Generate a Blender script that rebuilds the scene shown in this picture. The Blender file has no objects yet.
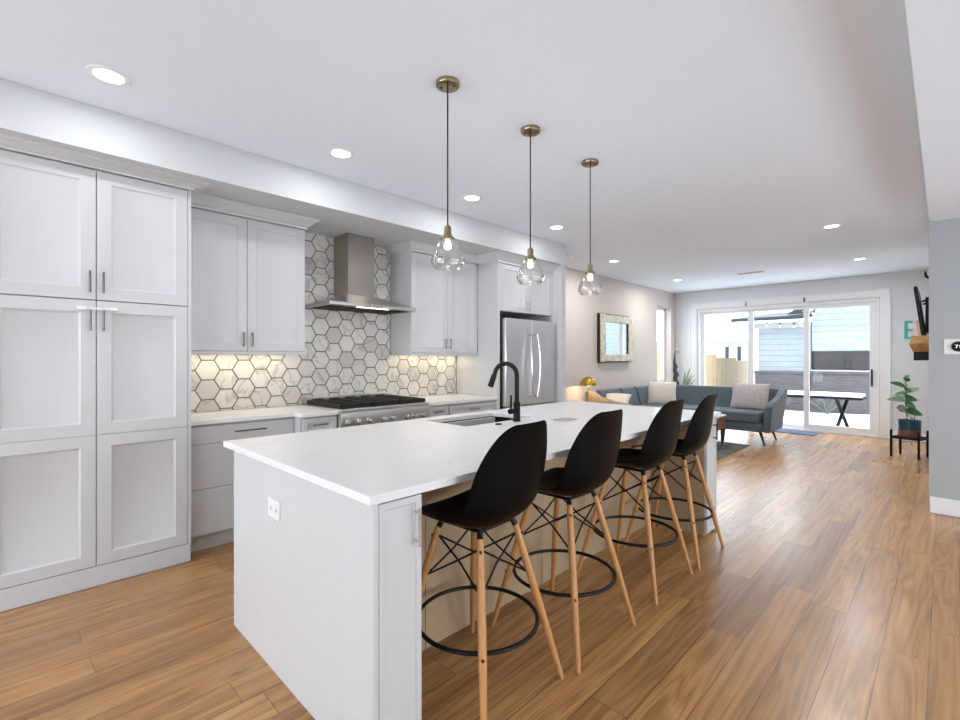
import bpy, bmesh, math, random
from mathutils import Vector, Matrix
random.seed(7)
S = bpy.context.scene
COL = S.collection
# ------------------------------------------------------------------ camera
cam_d = bpy.data.cameras.new('camera')
cam = bpy.data.objects.new('camera', cam_d); COL.objects.link(cam)
cam.location = (0, 0, 1.343)
cam.rotation_euler = (math.pi/2, 0, math.radians(44.724))
cam_d.sensor_width = 36.0
cam_d.lens = 469.5/960*36
cam_d.shift_y = -2/960
cam_d.clip_start = 0.05
S.camera = cam
# ------------------------------------------------------------------ world, exposure
S.view_settings.view_transform = 'Standard'
S.view_settings.look = 'None'
S.view_settings.exposure = 0.44
S.view_settings.gamma = 1.0
S.view_settings.use_curve_mapping = False
W = bpy.data.worlds.new('sky'); S.world = W; W.use_nodes = True
wn = W.node_tree.nodes; wl = W.node_tree.links; wn.clear()
wb = wn.new('ShaderNodeBackground'); wo = wn.new('ShaderNodeOutputWorld')
wb.inputs[0].default_value = (0.86, 0.93, 1.0, 1); wb.inputs[1].default_value = 5.0
wl.new(wb.outputs[0], wo.inputs[0])
def area(name, loc, rot, sx, sy, power, color, parent=None, shape='RECTANGLE', spread=None):
    d = bpy.data.lights.new(name, 'AREA'); d.shape = shape; d.size = sx
    if shape in ('RECTANGLE', 'ELLIPSE'): d.size_y = sy
    d.energy = power; d.color = color
    if spread: d.spread = spread
    o = bpy.data.objects.new(name, d); COL.objects.link(o)
    o.location = loc; o.rotation_euler = rot
    if parent: o.parent = parent
    return o
# daylight is the sky and the snow outside, seen through the glass doors, the left window and unseen openings added for fill; the portals only guide its sampling
for pl, pr, px_, py_ in (((-2.25, 10.47, 1.2), (math.radians(-90), 0, 0), 2.95, 2.3), ((-4.41, 9.72, 1.35), (0, math.radians(-90), 0), 2.2, .8),
                         ((-2.55, -3.61, 1.285), (math.radians(90), 0, 0), 2.9, 2.33), ((.4, -3.61, 1.45), (math.radians(90), 0, 0), 1.2, 1.9),
                         ((2.11, 1.35, 1.0), (0, math.radians(90), 0), 1.4, 1.7), ((2.11, 3.85, 1.0), (0, math.radians(90), 0), 1.4, 1.7)):
    po = area('sky_portal', pl, pr, px_, py_, 1, (1, 1, 1)); po.data.cycles.is_portal = True
CAN_POWER = 3.0
# ------------------------------------------------------------------ materials
def srgb(r, g, b):
    f = lambda c: (c/255/12.92) if c/255 <= .04045 else ((c/255+.055)/1.055)**2.4
    return (f(r), f(g), f(b), 1)
class N:
    """tiny node helper"""
    def __init__(s, name):
        s.m = bpy.data.materials.new(name); s.m.use_nodes = True
        s.t = s.m.node_tree; s.t.nodes.clear()
        s.out = s.t.nodes.new('ShaderNodeOutputMaterial')
    def n(s, typ, **kw):
        x = s.t.nodes.new(typ)
        for k, v in kw.items(): setattr(x, k, v)
        return x
    def l(s, a, b): s.t.links.new(a, b)
    def set(s, sock, v):
        if hasattr(v, 'links'): s.l(v, sock)
        else: sock.default_value = v
    def math(s, op, a, b=0.0, c=0.0):
        x = s.n('ShaderNodeMath', operation=op)
        s.set(x.inputs[0], a); s.set(x.inputs[1], b); s.set(x.inputs[2], c)
        return x.outputs[0]
    def coord(s): return s.n('ShaderNodeTexCoord').outputs['Object']
    def mapping(s, vec, scale=(1, 1, 1), loc=(0, 0, 0)):
        x = s.n('ShaderNodeMapping'); s.l(vec, x.inputs[0]); x.inputs['Scale'].default_value = scale; x.inputs['Location'].default_value = loc
        return x.outputs[0]
    def noise(s, vec, scale=5, detail=3, rough=.5, dist=0.0):
        x = s.n('ShaderNodeTexNoise'); s.l(vec, x.inputs['Vector'])
        x.inputs['Scale'].default_value = scale; x.inputs['Detail'].default_value = detail
        x.inputs['Roughness'].default_value = rough; x.inputs['Distortion'].default_value = dist
        return x.outputs['Fac']
    def ramp(s, fac, stops):
        x = s.n('ShaderNodeValToRGB'); s.l(fac, x.inputs[0]); e = x.color_ramp.elements
        while len(e) < len(stops): e.new(.5)
        for k, (p, c) in enumerate(stops): e[k].position = p; e[k].color = c
        return x.outputs[0]
    def mix(s, fac, a, b, blend='MIX'):
        x = s.n('ShaderNodeMix', data_type='RGBA', blend_type=blend)
        s.set(x.inputs[0], fac); s.set(x.inputs[6], a); s.set(x.inputs[7], b)
        return x.outputs[2]
    def bsdf(s, color, rough=.5, metal=0.0, bump=None, bs=.1, bd=.01, coat=0, spec=.5, aniso=0, sheen=0):
        b = s.n('ShaderNodeBsdfPrincipled')
        s.set(b.inputs['Base Color'], color); s.set(b.inputs['Roughness'], rough)
        b.inputs['Metallic'].default_value = metal; b.inputs['Specular IOR Level'].default_value = spec
        b.inputs['Coat Weight'].default_value = coat; b.inputs['Coat Roughness'].default_value = .24; b.inputs['Anisotropic'].default_value = aniso
        b.inputs['Sheen Weight'].default_value = sheen
        if bump is not None:
            bp = s.n('ShaderNodeBump'); bp.inputs['Strength'].default_value = bs; bp.inputs['Distance'].default_value = bd
            s.l(bump, bp.inputs['Height']); s.l(bp.outputs[0], b.inputs['Normal'])
        s.l(b.outputs[0], s.out.inputs[0]); return s.m
def plain(name, rgb, rough=.5, metal=0.0, var=.05, nscale=40, bs=.04, **kw):
    """procedural: base colour with a slight noise variation and a fine bump"""
    k = N(name); c = k.coord(); n = k.noise(c, nscale, 3)
    a = srgb(*rgb); lo = tuple(x*(1-var) for x in a[:3])+(1,); hi = tuple(min(1, x*(1+var)) for x in a[:3])+(1,)
    return k.bsdf(k.ramp(n, [(.3, lo), (.7, hi)]), rough, metal, n, bs, .002, **kw)
def grained(name, rgb, rough=.45, axis=2, var=.05, sc=60, bs=.08):
    k = N(name); c = k.coord()
    s3 = [sc, sc, sc]; s3[axis] = sc*.03
    n = k.noise(k.mapping(c, s3), 1.0, 4, .6)
    a = srgb(*rgb); lo = tuple(x*(1-var) for x in a[:3])+(1,); hi = tuple(min(1, x*(1+var)) for x in a[:3])+(1,)
    return k.bsdf(k.ramp(n, [(.3, lo), (.7, hi)]), rough, 0, n, bs, .002)
def brushed(name, rgb, rough=.28, axis=2, var=.02):
    k = N(name); c = k.coord(); s3 = [220, 220, 220]; s3[axis] = 3
    n = k.noise(k.mapping(c, s3), 1.0, 3)
    a = srgb(*rgb); lo = tuple(x*(1-var) for x in a[:3])+(1,)
    return k.bsdf(k.ramp(n, [(.3, lo), (.7, a)]), k.math('MULTIPLY_ADD', n, .03, rough), 1.0)
def emit(name, color, strength):
    k = N(name); e = k.n('ShaderNodeEmission'); e.inputs[0].default_value = color; e.inputs[1].default_value = strength
    k.l(e.outputs[0], k.out.inputs[0]); return k.m
def thin_glass(name, tint=(1, 1, 1, 1), ior=1.45, rough=.0, gain=1.0, pw=4.0, haze=0):
    k = N(name); tr = k.n('ShaderNodeBsdfTransparent'); tr.inputs[0].default_value = tint
    gl = k.n('ShaderNodeBsdfGlossy'); gl.inputs['Roughness'].default_value = rough
    fr = k.n('ShaderNodeLayerWeight'); fr.inputs['Blend'].default_value = .5
    mx = k.n('ShaderNodeMixShader'); k.l(k.math('MULTIPLY_ADD', k.math('POWER', fr.outputs['Facing'], pw), .55*gain, .04*gain), mx.inputs[0]); 
    if haze:
        tl = k.n('ShaderNodeBsdfTranslucent'); m2 = k.n('ShaderNodeMixShader'); m2.inputs[0].default_value = haze
        k.l(tr.outputs[0], m2.inputs[1]); k.l(tl.outputs[0], m2.inputs[2]); k.l(m2.outputs[0], mx.inputs[1])
    else: k.l(tr.outputs[0], mx.inputs[1])
    k.l(gl.outputs[0], mx.inputs[2])
    k.l(mx.outputs[0], k.out.inputs[0]); return k.m
def floor_mat():
    k = N('oak_floor'); c = k.coord()
    sp = k.n('ShaderNodeSeparateXYZ'); k.l(c, sp.inputs[0]); x, y = sp.outputs[0], sp.outputs[1]
    wdt, L = .158, 1.55
    r = k.math('DIVIDE', k.math('ADD', x, .05+100*wdt), wdt); row = k.math('FLOOR', r); fx = k.math('FRACT', r)
    w1 = k.n('ShaderNodeTexWhiteNoise', noise_dimensions='1D'); k.l(row, w1.inputs['W'])
    yy = k.math('DIVIDE', k.math('ADD', k.math('MULTIPLY_ADD', w1.outputs[0], L*3, 20), y), L)
    cl = k.math('FLOOR', yy); fy = k.math('FRACT', yy)
    cv = k.n('ShaderNodeCombineXYZ'); k.l(row, cv.inputs[0]); k.l(cl, cv.inputs[1])
    w2 = k.n('ShaderNodeTexWhiteNoise', noise_dimensions='2D'); k.l(cv.outputs[0], w2.inputs['Vector'])
    off = k.n('ShaderNodeVectorMath', operation='MULTIPLY_ADD'); k.l(w2.outputs['Color'], off.inputs[0]); off.inputs[1].default_value = (37, 37, 37); k.l(c, off.inputs[2])
    g1 = k.noise(k.mapping(off.outputs[0], (30, .9, 1)), 1.0, 5, .6, .5)
    g2 = k.noise(k.mapping(off.outputs[0], (120, 5, 1)), 1.0, 3, .6, .2)
    g3 = k.noise(k.mapping(off.outputs[0], (7.5, .42, 1)), 1.0, 2, .5, .7)
    rings = k.math('FRACT', k.math('MULTIPLY', g3, 9.0))
    rings = k.math('ABSOLUTE', k.math('SUBTRACT', rings, .5))
    fac = k.math('ADD', k.math('MULTIPLY', g1, .46), k.math('ADD', k.math('MULTIPLY', g2, .22), k.math('MULTIPLY', rings, .34)))
    col = k.ramp(fac, [(.25, srgb(140, 96, 56)), (.45, srgb(186, 138, 88)), (.62, srgb(207, 162, 108)), (.85, srgb(218, 178, 124))])
    pl = k.ramp(w2.outputs['Value'], [(0, (.66, .62, .59, 1)), (.45, (.92, .90, .88, 1)), (1, (1.06, 1.05, 1.02, 1))])
    col = k.mix(1.0, col, pl, 'MULTIPLY')
    kn = k.n('ShaderNodeTexVoronoi'); kn.feature = 'F1'; k.l(k.mapping(c, (3.6, 1.1, 1)), kn.inputs['Vector']); kn.inputs['Scale'].default_value = 1.0
    km = k.ramp(k.math('MULTIPLY', kn.outputs['Distance'], 1.0), [(.03, (1, 1, 1, 1)), (.10, (0, 0, 0, 1))])
    col = k.mix(k.math('MULTIPLY', km, .6), col, srgb(84, 52, 30))
    ex = k.math('MINIMUM', fx, k.math('SUBTRACT', 1.0, fx)); ey = k.math('MINIMUM', fy, k.math('SUBTRACT', 1.0, fy))
    seam = k.math('MINIMUM', k.math('MULTIPLY', ex, wdt), k.math('MULTIPLY', ey, L))
    sm = k.ramp(k.math('MULTIPLY', seam, 100), [(.08, (0, 0, 0, 1)), (.22, (1, 1, 1, 1))])
    col = k.mix(sm, srgb(96, 62, 36), col)
    hgt = k.math('ADD', k.math('MULTIPLY', sm, 1.0), k.math('MULTIPLY', g2, .25))
    return k.bsdf(col, k.math('MULTIPLY_ADD', g3, .12, .22), 0, hgt, .10, .002, spec=.5, coat=.12)
def quartz_mat():
    k = N('white_quartz'); c = k.coord()
    n = k.noise(k.mapping(c, (1.0, .55, 1), (3.3, 1.2, 0)), 1.4, 5, .55, 1.2)
    v = k.ramp(k.math('ABSOLUTE', k.math('SUBTRACT', n, .5)), [(.0, (.82, .82, .83, 1)), (.012, (1, 1, 1, 1))])
    m = k.noise(c, 2.2, 2)
    v = k.mix(k.ramp(m, [(.45, (0, 0, 0, 1)), (.65, (.75, .75, .75, 1))]), (1, 1, 1, 1), v)
    return k.bsdf(k.mix(1.0, srgb(238, 238, 238), v, 'MULTIPLY'), .27, 0, spec=.42)
def marble_mat():
    k = N('marble_hex_tile'); c = k.coord()
    ri = k.n('ShaderNodeNewGeometry').outputs['Random Per Island']
    w = k.n('ShaderNodeTexWhiteNoise', noise_dimensions='1D'); k.l(ri, w.inputs['W'])
    off = k.n('ShaderNodeVectorMath', operation='MULTIPLY_ADD'); k.l(w.outputs['Color'], off.inputs[0]); off.inputs[1].default_value = (19, 19, 19); k.l(c, off.inputs[2])
    n = k.noise(off.outputs[0], 3.2, 4, .5, 1.0)
    v = k.ramp(k.math('ABSOLUTE', k.math('SUBTRACT', n, .5)), [(0, srgb(188, 183, 178)), (.010, srgb(214, 211, 207)), (.035, srgb(230, 227, 222))])
    tint = k.ramp(w.outputs['Value'], [(0, (.76, .75, .74, 1)), (.45, (.94, .93, .92, 1)), (1, (1.0, .99, .97, 1))])
    return k.bsdf(k.mix(1.0, v, tint, 'MULTIPLY'), .25, 0)
def siding_mat(name, rgb, pitch=.16, axis=2, gap=.08, dark=.62):
    k = N(name); c = k.coord(); sp = k.n('ShaderNodeSeparateXYZ'); k.l(c, sp.inputs[0])
    f = k.math('FRACT', k.math('DIVIDE', k.math('ADD', sp.outputs[axis], 50), pitch))
    a = srgb(*rgb); d = tuple(x*dark for x in a[:3])+(1,)
    col = k.ramp(f, [(0, d), (gap, a), (1, a)])
    n = k.noise(k.mapping(c, (9, 9, 1.5) if axis != 2 else (1.5, 9, 9)), 2, 4)
    col = k.mix(1.0, col, k.ramp(n, [(.3, (.86, .86, .86, 1)), (.7, (1, 1, 1, 1))]), 'MULTIPLY')
    return k.bsdf(col, .7, 0, f, .3, .01)
def brick_mat():
    k = N('grey_brick'); c = k.coord(); b = k.n('ShaderNodeTexBrick')
    sp = k.n('ShaderNodeSeparateXYZ'); k.l(c, sp.inputs[0]); cb = k.n('ShaderNodeCombineXYZ')
    k.l(k.math('ADD', sp.outputs[0], sp.outputs[1]), cb.inputs[0]); k.l(sp.outputs[2], cb.inputs[1])
    k.l(cb.outputs[0], b.inputs['Vector']); b.inputs['Scale'].default_value = 1.0
    b.inputs['Brick Width'].default_value = .22; b.inputs['Row Height'].default_value = .075; b.inputs['Mortar Size'].default_value = .008
    b.inputs['Color1'].default_value = srgb(82, 75, 76); b.inputs['Color2'].default_value = srgb(68, 63, 65); b.inputs['Mortar'].default_value = srgb(86, 83, 85)
    return k.bsdf(b.outputs['Color'], .85, 0, b.outputs['Fac'], .3, .01)
def fabric(name, rgb, var=.12, sc=260, bs=.25, rough=.9, sheen=.2):
    return plain(name, rgb, rough, 0, var, sc, bs, sheen=sheen)
def rug_mat():
    k = N('woven_rug'); c = k.coord()
    a = k.noise(k.mapping(c, (3, 14, 1)), 1.6, 4, .6); b = k.noise(c, 160, 2)
    col = k.ramp(a, [(.35, srgb(52, 56, 56)), (.5, srgb(96, 98, 92)), (.65, srgb(130, 130, 120))])
    return k.bsdf(col, .95, 0, b, .5, .004)
def wood_mat(name, rgb, axis=1, var=.18, rough=.45, sc=40):
    return grained(name, rgb, rough, axis, var, sc, .05)
M = dict(
    wall=plain('wall_paint', (220, 222, 224), .8, var=.015, nscale=90, bs=.02),
    greige=plain('greige_wall_paint', (202, 191, 184), .8, var=.015, nscale=90, bs=.02),
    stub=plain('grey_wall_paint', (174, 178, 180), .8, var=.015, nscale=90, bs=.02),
    ceil=plain('ceiling_paint', (236, 243, 252), .9, var=.01, nscale=90, bs=.02),
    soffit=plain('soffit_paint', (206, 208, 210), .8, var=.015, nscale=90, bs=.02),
    trim=plain('white_trim_paint', (236, 237, 238), .4, var=.01),
    cab=grained('painted_cabinet', (208, 209, 210), .38, 2, .018, 110, .025),
    cabh=grained('painted_drawer', (208, 209, 210), .38, 1, .018, 110, .025),
    shaded_cab=grained('shaded_cabinet', (178, 156, 126), .45, 2, .03, 90, .03), gap=plain('dark_gap', (26, 24, 22), .8),  # browned copy of the cabinet paint, knee-space shade put into the colour
    floor=floor_mat(), quartz=quartz_mat(), marble=marble_mat(),
    grout=plain('bronze_grout', (112, 94, 70), .6, var=.15, nscale=60),
    steel=brushed('brushed_steel', (226, 227, 230), .30, 2), steelh=brushed('brushed_steel_long', (212, 210, 207), .3, 1),
    hoodsteel=plain('hood_steel', (176, 168, 160), .28, 1.0, .02, 30, 0),
    sinksteel=brushed('sink_steel', (44, 40, 37), .45, 1),
    chrome=plain('polished_nickel', (215, 213, 210), .12, 1.0, .02),
    nickel=plain('dark_nickel', (120, 116, 112), .22, 1.0, .03),
    black=plain('matt_black_metal', (11, 11, 12), .42, 0, .1, spec=.25), iron=plain('cast_iron', (20, 19, 18), .55, 0, .2, 200, .3),
    plastic=plain('black_moulded_plastic', (8, 9, 11), .34, 0, .06, 300, .02, spec=.07),
    white_plastic=plain('white_plastic', (238, 238, 238), .35, 0, .01),
    beech=wood_mat('beech_leg', (196, 142, 88), 2, .12, .42, 70),
    brass=plain('aged_brass', (160, 147, 122), .25, 1.0, .05), gold=plain('polished_gold', (196, 158, 70), .16, 1.0, .04),
    glass=thin_glass('clear_pane', (.97, .99, 1, 1), 1.45, 0, .35), shade=thin_glass('clear_shade_glass', (.985, .985, .985, 1), 1.5, 0, 1.9, 2.0),
    dglass=plain('dark_window_glass', (34, 30, 29), .5, 0, .8, 5, spec=.0), mirror=plain('mirror_silver', (236, 240, 242), .02, 1.0, .0),
    led=emit('led_lens', (1, .98, .95, 1), 6.0), bulb=emit('warm_bulb', (1, .90, .76, 1), 7.0), strip=emit('led_strip_glow', (1, .86, .62, 1), 2.5),
    sofa=fabric('blue_grey_fabric', (86, 97, 105)), sofa_pipe=fabric('dark_piping', (30, 40, 52)),
    cream=fabric('cream_linen', (214, 202, 186)), greyp=fabric('stone_grey_weave', (180, 172, 168), .3, 90, .6), tan=fabric('tan_throw', (140, 121, 104)),
    mat=fabric('blue_doormat', (34, 66, 104)), rug=rug_mat(), rug_edge=fabric('dark_rug_binding', (34, 36, 38)),
    walnut=wood_mat('walnut', (122, 86, 60), 0, .2), oakwood=wood_mat('shelf_wood', (176, 132, 84), 1, .2), darkleg=plain('dark_wood_leg', (38, 30, 26), .45, 0, .1),
    snow=plain('snow', (240, 244, 250), .9, 0, .05, 5, .4), fence=siding_mat('weathered_fence_board', (172, 148, 112), .42, 1, .10, .42),
    siding=siding_mat('pale_blue_siding', (128, 134, 138), .16, 2, .16, .50), siding2=siding_mat('white_siding', (160, 160, 158), .2, 2, .06, .8), brick=brick_mat(),
    roof=plain('dark_roof', (22, 27, 34), .7, 0, .2), teal=plain('teal_glaze', (24, 74, 88), .3, 0, .1), terracotta=plain('brown_clay', (124, 88, 66), .6, 0, .1),
    leaf=plain('dark_green_leaf', (66, 118, 66), .35, 0, .35, 30), leaf2=plain('grey_green_leaf', (146, 162, 138), .45, 0, .3, 30), cactus=plain('dark_succulent', (44, 54, 48), .5, 0, .35, 40),
    stem=plain('stem_bark', (92, 74, 54), .7, 0, .2), soil=plain('potting_soil', (48, 36, 28), .95, 0, .3),
    cframe=plain('worn_cream_paint', (206, 199, 180), .55, 0, .25, 18, .2), board=plain('pastel_print', (226, 214, 210), .6, 0, .12, 9), turq=plain('turquoise_print', (52, 178, 172), .6, 0, .1),
    tanprint=plain('tan_print', (206, 176, 130), .6, 0, .1), screen=plain('tv_black', (9, 9, 11), .35, 0, .1, spec=.15), shrub=plain('frosted_twig', (98, 102, 94), .9, 0, .3, 30),
)
# ------------------------------------------------------------------ mesh builder
class MB:
    def __init__(s): s.v = []; s.f = []; s.mi = []
    def add(s, vs, fs, mi=0):
        o = len(s.v); s.v += [tuple(p) for p in vs]
        for f in fs: s.f.append(tuple(i+o for i in f)); s.mi.append(mi)
        return s
    def box(s, x0, x1, y0, y1, z0, z1, mi=0):
        vs = [(x, y, z) for z in (z0, z1) for y in (y0, y1) for x in (x0, x1)]
        return s.add(vs, [(0, 2, 3, 1), (4, 5, 7, 6), (0, 1, 5, 4), (2, 6, 7, 3), (0, 4, 6, 2), (1, 3, 7, 5)], mi)
    def hexa(s, p, mi=0):
        """8 corners: bottom ring of 4 then top ring of 4"""
        return s.add(p, [(3, 2, 1, 0), (4, 5, 6, 7), (0, 1, 5, 4), (1, 2, 6, 5), (2, 3, 7, 6), (3, 0, 4, 7)], mi)
    def prism(s, pts, fn, a, b, mi=0):
        """extrude a 2-D polygon; fn(p, q, t) -> xyz, t runs a..b"""
        n = len(pts); vs = [fn(p, q, a) for p, q in pts]+[fn(p, q, b) for p, q in pts]
        fs = [tuple(range(n))[::-1], tuple(range(n, 2*n))]+[(i, (i+1) % n, n+(i+1) % n, n+i) for i in range(n)]
        return s.add(vs, fs, mi)
    def tube(s, path, r, n=8, mi=0, caps=True):
        P = [Vector(p) for p in path]; R = r if isinstance(r, (list, tuple)) else [r]*len(P)
        t0 = (P[1]-P[0]).normalized(); up = Vector((0, 0, 1)) if abs(t0.z) < .9 else Vector((1, 0, 0))
        nx = t0.cross(up).normalized(); vs = []; prev = t0
        for i, p in enumerate(P):
            t = ((P[min(i+1, len(P)-1)]-P[max(i-1, 0)])).normalized()
            ax = prev.cross(t)
            if ax.length > 1e-6: nx = Matrix.Rotation(prev.angle(t), 3, ax.normalized()) @ nx
            prev = t; by = t.cross(nx)
            for k in range(n):
                a = 2*math.pi*k/n; vs.append(p+(nx*math.cos(a)+by*math.sin(a))*R[i])
        m = len(P); fs = [(i*n+k, i*n+(k+1) % n, (i+1)*n+(k+1) % n, (i+1)*n+k) for i in range(m-1) for k in range(n)]
        if caps: fs += [tuple(range(n))[::-1], tuple(range((m-1)*n, m*n))]
        return s.add(vs, fs, mi)
    def cyl(s, p0, p1, r0, r1=None, n=20, mi=0): return s.tube([p0, p1], [r0, r0 if r1 is None else r1], n, mi)
    def lathe(s, prof, c, n=32, mi=0):
        """profile of (radius, z) turned round the vertical through c"""
        cx, cy, cz = c; vs = []; fs = []; rings = []
        for r, z in prof:
            if r < 1e-6: rings.append([len(vs)]); vs.append((cx, cy, cz+z))
            else:
                rings.append(list(range(len(vs), len(vs)+n)))
                vs += [(cx+r*math.cos(2*math.pi*k/n), cy+r*math.sin(2*math.pi*k/n), cz+z) for k in range(n)]
        for a, b in zip(rings, rings[1:]):
            for k in range(n):
                k2 = (k+1) % n
                if len(a) == 1 and len(b) == 1: continue
                if len(a) == 1: fs.append((a[0], b[k2], b[k]))
                elif len(b) == 1: fs.append((a[k], a[k2], b[0]))
                else: fs.append((a[k], a[k2], b[k2], b[k]))
        return s.add(vs, fs, mi)
    def torus(s, c, R, r, n=48, m=10, mi=0):
        cx, cy, cz = c; vs = [(cx+(R+r*math.cos(b))*math.cos(a), cy+(R+r*math.cos(b))*math.sin(a), cz+r*math.sin(b))
                              for a in (2*math.pi*i/n for i in range(n)) for b in (2*math.pi*j/m for j in range(m))]
        fs = [(i*m+j, ((i+1) % n)*m+j, ((i+1) % n)*m+(j+1) % m, i*m+(j+1) % m) for i in range(n) for j in range(m)]
        return s.add(vs, fs, mi)
    def grid(s, fn, nu, nv, mi=0):
        vs = [fn(i/nu, j/nv) for j in range(nv+1) for i in range(nu+1)]
        fs = [(j*(nu+1)+i, j*(nu+1)+i+1, (j+1)*(nu+1)+i+1, (j+1)*(nu+1)+i) for j in range(nv) for i in range(nu)]
        return s.add(vs, fs, mi)
    def build(s, name, mat, parent=None, bevel=0, seg=2, smooth=35, origin=None, sub=0, solid=0):
        """one mesh object; its vertices are given in world space, its origin sits at its thing's base"""
        if parent is not None: org = Vector(parent['_o'])
        elif origin is not None: org = Vector(origin)
        else:
            lo = [min(p[i] for p in s.v) for i in range(3)]; hi = [max(p[i] for p in s.v) for i in range(3)]
            org = Vector(((lo[0]+hi[0])/2, (lo[1]+hi[1])/2, lo[2]))
        me = bpy.data.meshes.new(name)
        me.from_pydata([Vector(p)-org for p in s.v], [], s.f)
        for m_ in (mat if isinstance(mat, (list, tuple)) else [mat]): me.materials.append(m_)
        for p, i in zip(me.polygons, s.mi): p.material_index = i
        bm = bmesh.new(); bm.from_mesh(me); bmesh.ops.recalc_face_normals(bm, faces=bm.faces); bm.to_mesh(me); bm.free()
        me.polygons.foreach_set('use_smooth', [True]*len(me.polygons)); me.set_sharp_from_angle(angle=math.radians(smooth))
        o = bpy.data.objects.new(name, me); COL.objects.link(o)
        if parent is not None: o.parent = parent
        else: o.location = org
        o['_o'] = tuple(org)
        if solid:
            md = o.modifiers.new('thickness', 'SOLIDIFY'); md.thickness = solid; md.offset = 0
        if bevel:
            md = o.modifiers.new('edge', 'BEVEL'); md.width = bevel; md.segments = seg; md.limit_method = 'ANGLE'; md.angle_limit = math.radians(40)
        if sub:
            md = o.modifiers.new('smooth', 'SUBSURF'); md.levels = sub; md.render_levels = sub
        return o
def tag(o, label, cat, group=None):
    o['label'] = label; o['category'] = cat
    if group: o['group'] = group
    return o
def thing(name, label, cat, loc, group=None):
    o = bpy.data.objects.new(name, None); COL.objects.link(o); o.location = loc; o['_o'] = tuple(loc)
    o.empty_display_size = .1
    return tag(o, label, cat, group)
def struct(o): o['kind'] = 'structure'; return o
def dup(root, loc, label, rz=0.0):
    r = root.copy(); COL.objects.link(r); r.location = loc; r.rotation_euler[2] = rz; r['label'] = label
    for ch in [c for c in COL.objects if c.parent == root]:
        c2 = ch.copy(); COL.objects.link(c2); c2.parent = r
        for g in [c for c in COL.objects if c.parent == ch]:
            g2 = g.copy(); COL.objects.link(g2); g2.parent = c2
    return r
def sub_of(o, root): o.parent = root; return o
# ------------------------------------------------------------------ room shell
XL, YB, HC, YF, XR = -4.18, 10.30, 2.75, -3.5, 2.0
struct(MB().box(-4.5, XR+.1, YF-.1, YB+.16, -.1, 0).build('floor', M['floor'], origin=(0, 0, 0)))
struct(MB().box(-4.5, XR+.1, YF-.1, YB+.16, HC, HC+.1).build('ceiling', M['ceil']))
struct(MB().box(-.095, XR+.1, YF-.1, 5.66, 2.527, HC-.001).build('ceiling', M['ceil']))
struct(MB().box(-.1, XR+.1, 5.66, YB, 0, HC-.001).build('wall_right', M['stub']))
wy0, wy1, wz0, wz1 = 9.36, 10.05, .30, 2.42
w = MB(); w.box(XL-.22, XL, YF, wy0, 0, HC-.001); w.box(XL-.22, XL, wy1, YB, 0, HC-.001); w.box(XL-.22, XL, wy0, wy1, 0, wz0); w.box(XL-.22, XL, wy0, wy1, wz1, HC-.001)
struct(w.build('wall_left', M['greige'], smooth=20))
dx0, dx1, dz1 = -3.73, -.775, 2.365
w = MB(); w.box(XL-.22, dx0, YB, YB+.16, 0, HC-.001); w.box(dx1, XR, YB, YB+.16, 0, HC-.001); w.box(dx0, dx1, YB, YB+.16, dz1, HC-.001)
struct(w.build('wall_back', M['wall'], smooth=20))
w = MB(); xs = [XL-.22, -4.0, -1.1, -.2, 1.0, XR]          # two unseen window openings, added behind the camera for fill daylight
for i in (0, 2, 4): w.box(xs[i], xs[i+1], YF-.1, YF, 0, HC-.001)
for i in (1, 3): w.box(xs[i], xs[i+1], YF-.1, YF, 0, .12 if i == 1 else .5); w.box(xs[i], xs[i+1], YF-.1, YF, 2.45, HC-.001)
struct(w.build('wall_front', M['wall'], smooth=20))
w = MB(); ys = [YF, .5, 2.2, 3.0, 4.7, 5.66]        # two more unseen openings, added right of the camera to brighten the ceiling
for i in (0, 2, 4): w.box(XR, XR+.1, ys[i], ys[i+1], 0, HC-.001)
for i in (1, 3): w.box(XR, XR+.1, ys[i], ys[i+1], 0, .3); w.box(XR, XR+.1, ys[i], ys[i+1], 1.7, HC-.001)
struct(w.build('wall_side', M['wall'], smooth=20))
ZS, XS = 2.50, -3.37
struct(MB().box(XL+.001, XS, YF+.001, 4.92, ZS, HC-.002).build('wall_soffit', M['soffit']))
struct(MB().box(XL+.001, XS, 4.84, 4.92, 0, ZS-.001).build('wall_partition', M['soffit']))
struct(MB().box(-.095, 1.95, 5.642, 5.659, .001, .142).build('baseboard_right', M['trim'], bevel=.004))
w = MB(); w.box(XL+.001, -3.86, YB-.017, YB-.001, .001, .14); w.box(-.65, -.105, YB-.017, YB-.001, .001, .14)
struct(w.build('baseboard_back', M['trim'], bevel=.004))
struct(MB().box(XL+.001, XL+.017, 4.93, YB-.02, .001, .14).build('baseboard_left', M['trim'], bevel=.004))
# window_1 in the left wall
wd = MB(); X0, X1 = XL-.2, XL-.13
wd.box(X0, X1, wy0, wy1, wz1-.06, wz1).box(X0, X1, wy0, wy1, wz0, wz0+.06).box(X0, X1, wy0, wy0+.05, wz0+.06, wz1-.06).box(X0, X1, wy1-.05, wy1, wz0+.06, wz1-.06).box(X0+.01, X1-.01, wy0+.05, wy1-.05, .84, .90)
win = struct(wd.build('window_1', M['trim'], bevel=.004))
MB().box(XL-.17, XL-.164, wy0+.05, wy1-.05, wz0+.06, wz1-.06).build('pane', M['glass'], win)
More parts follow.
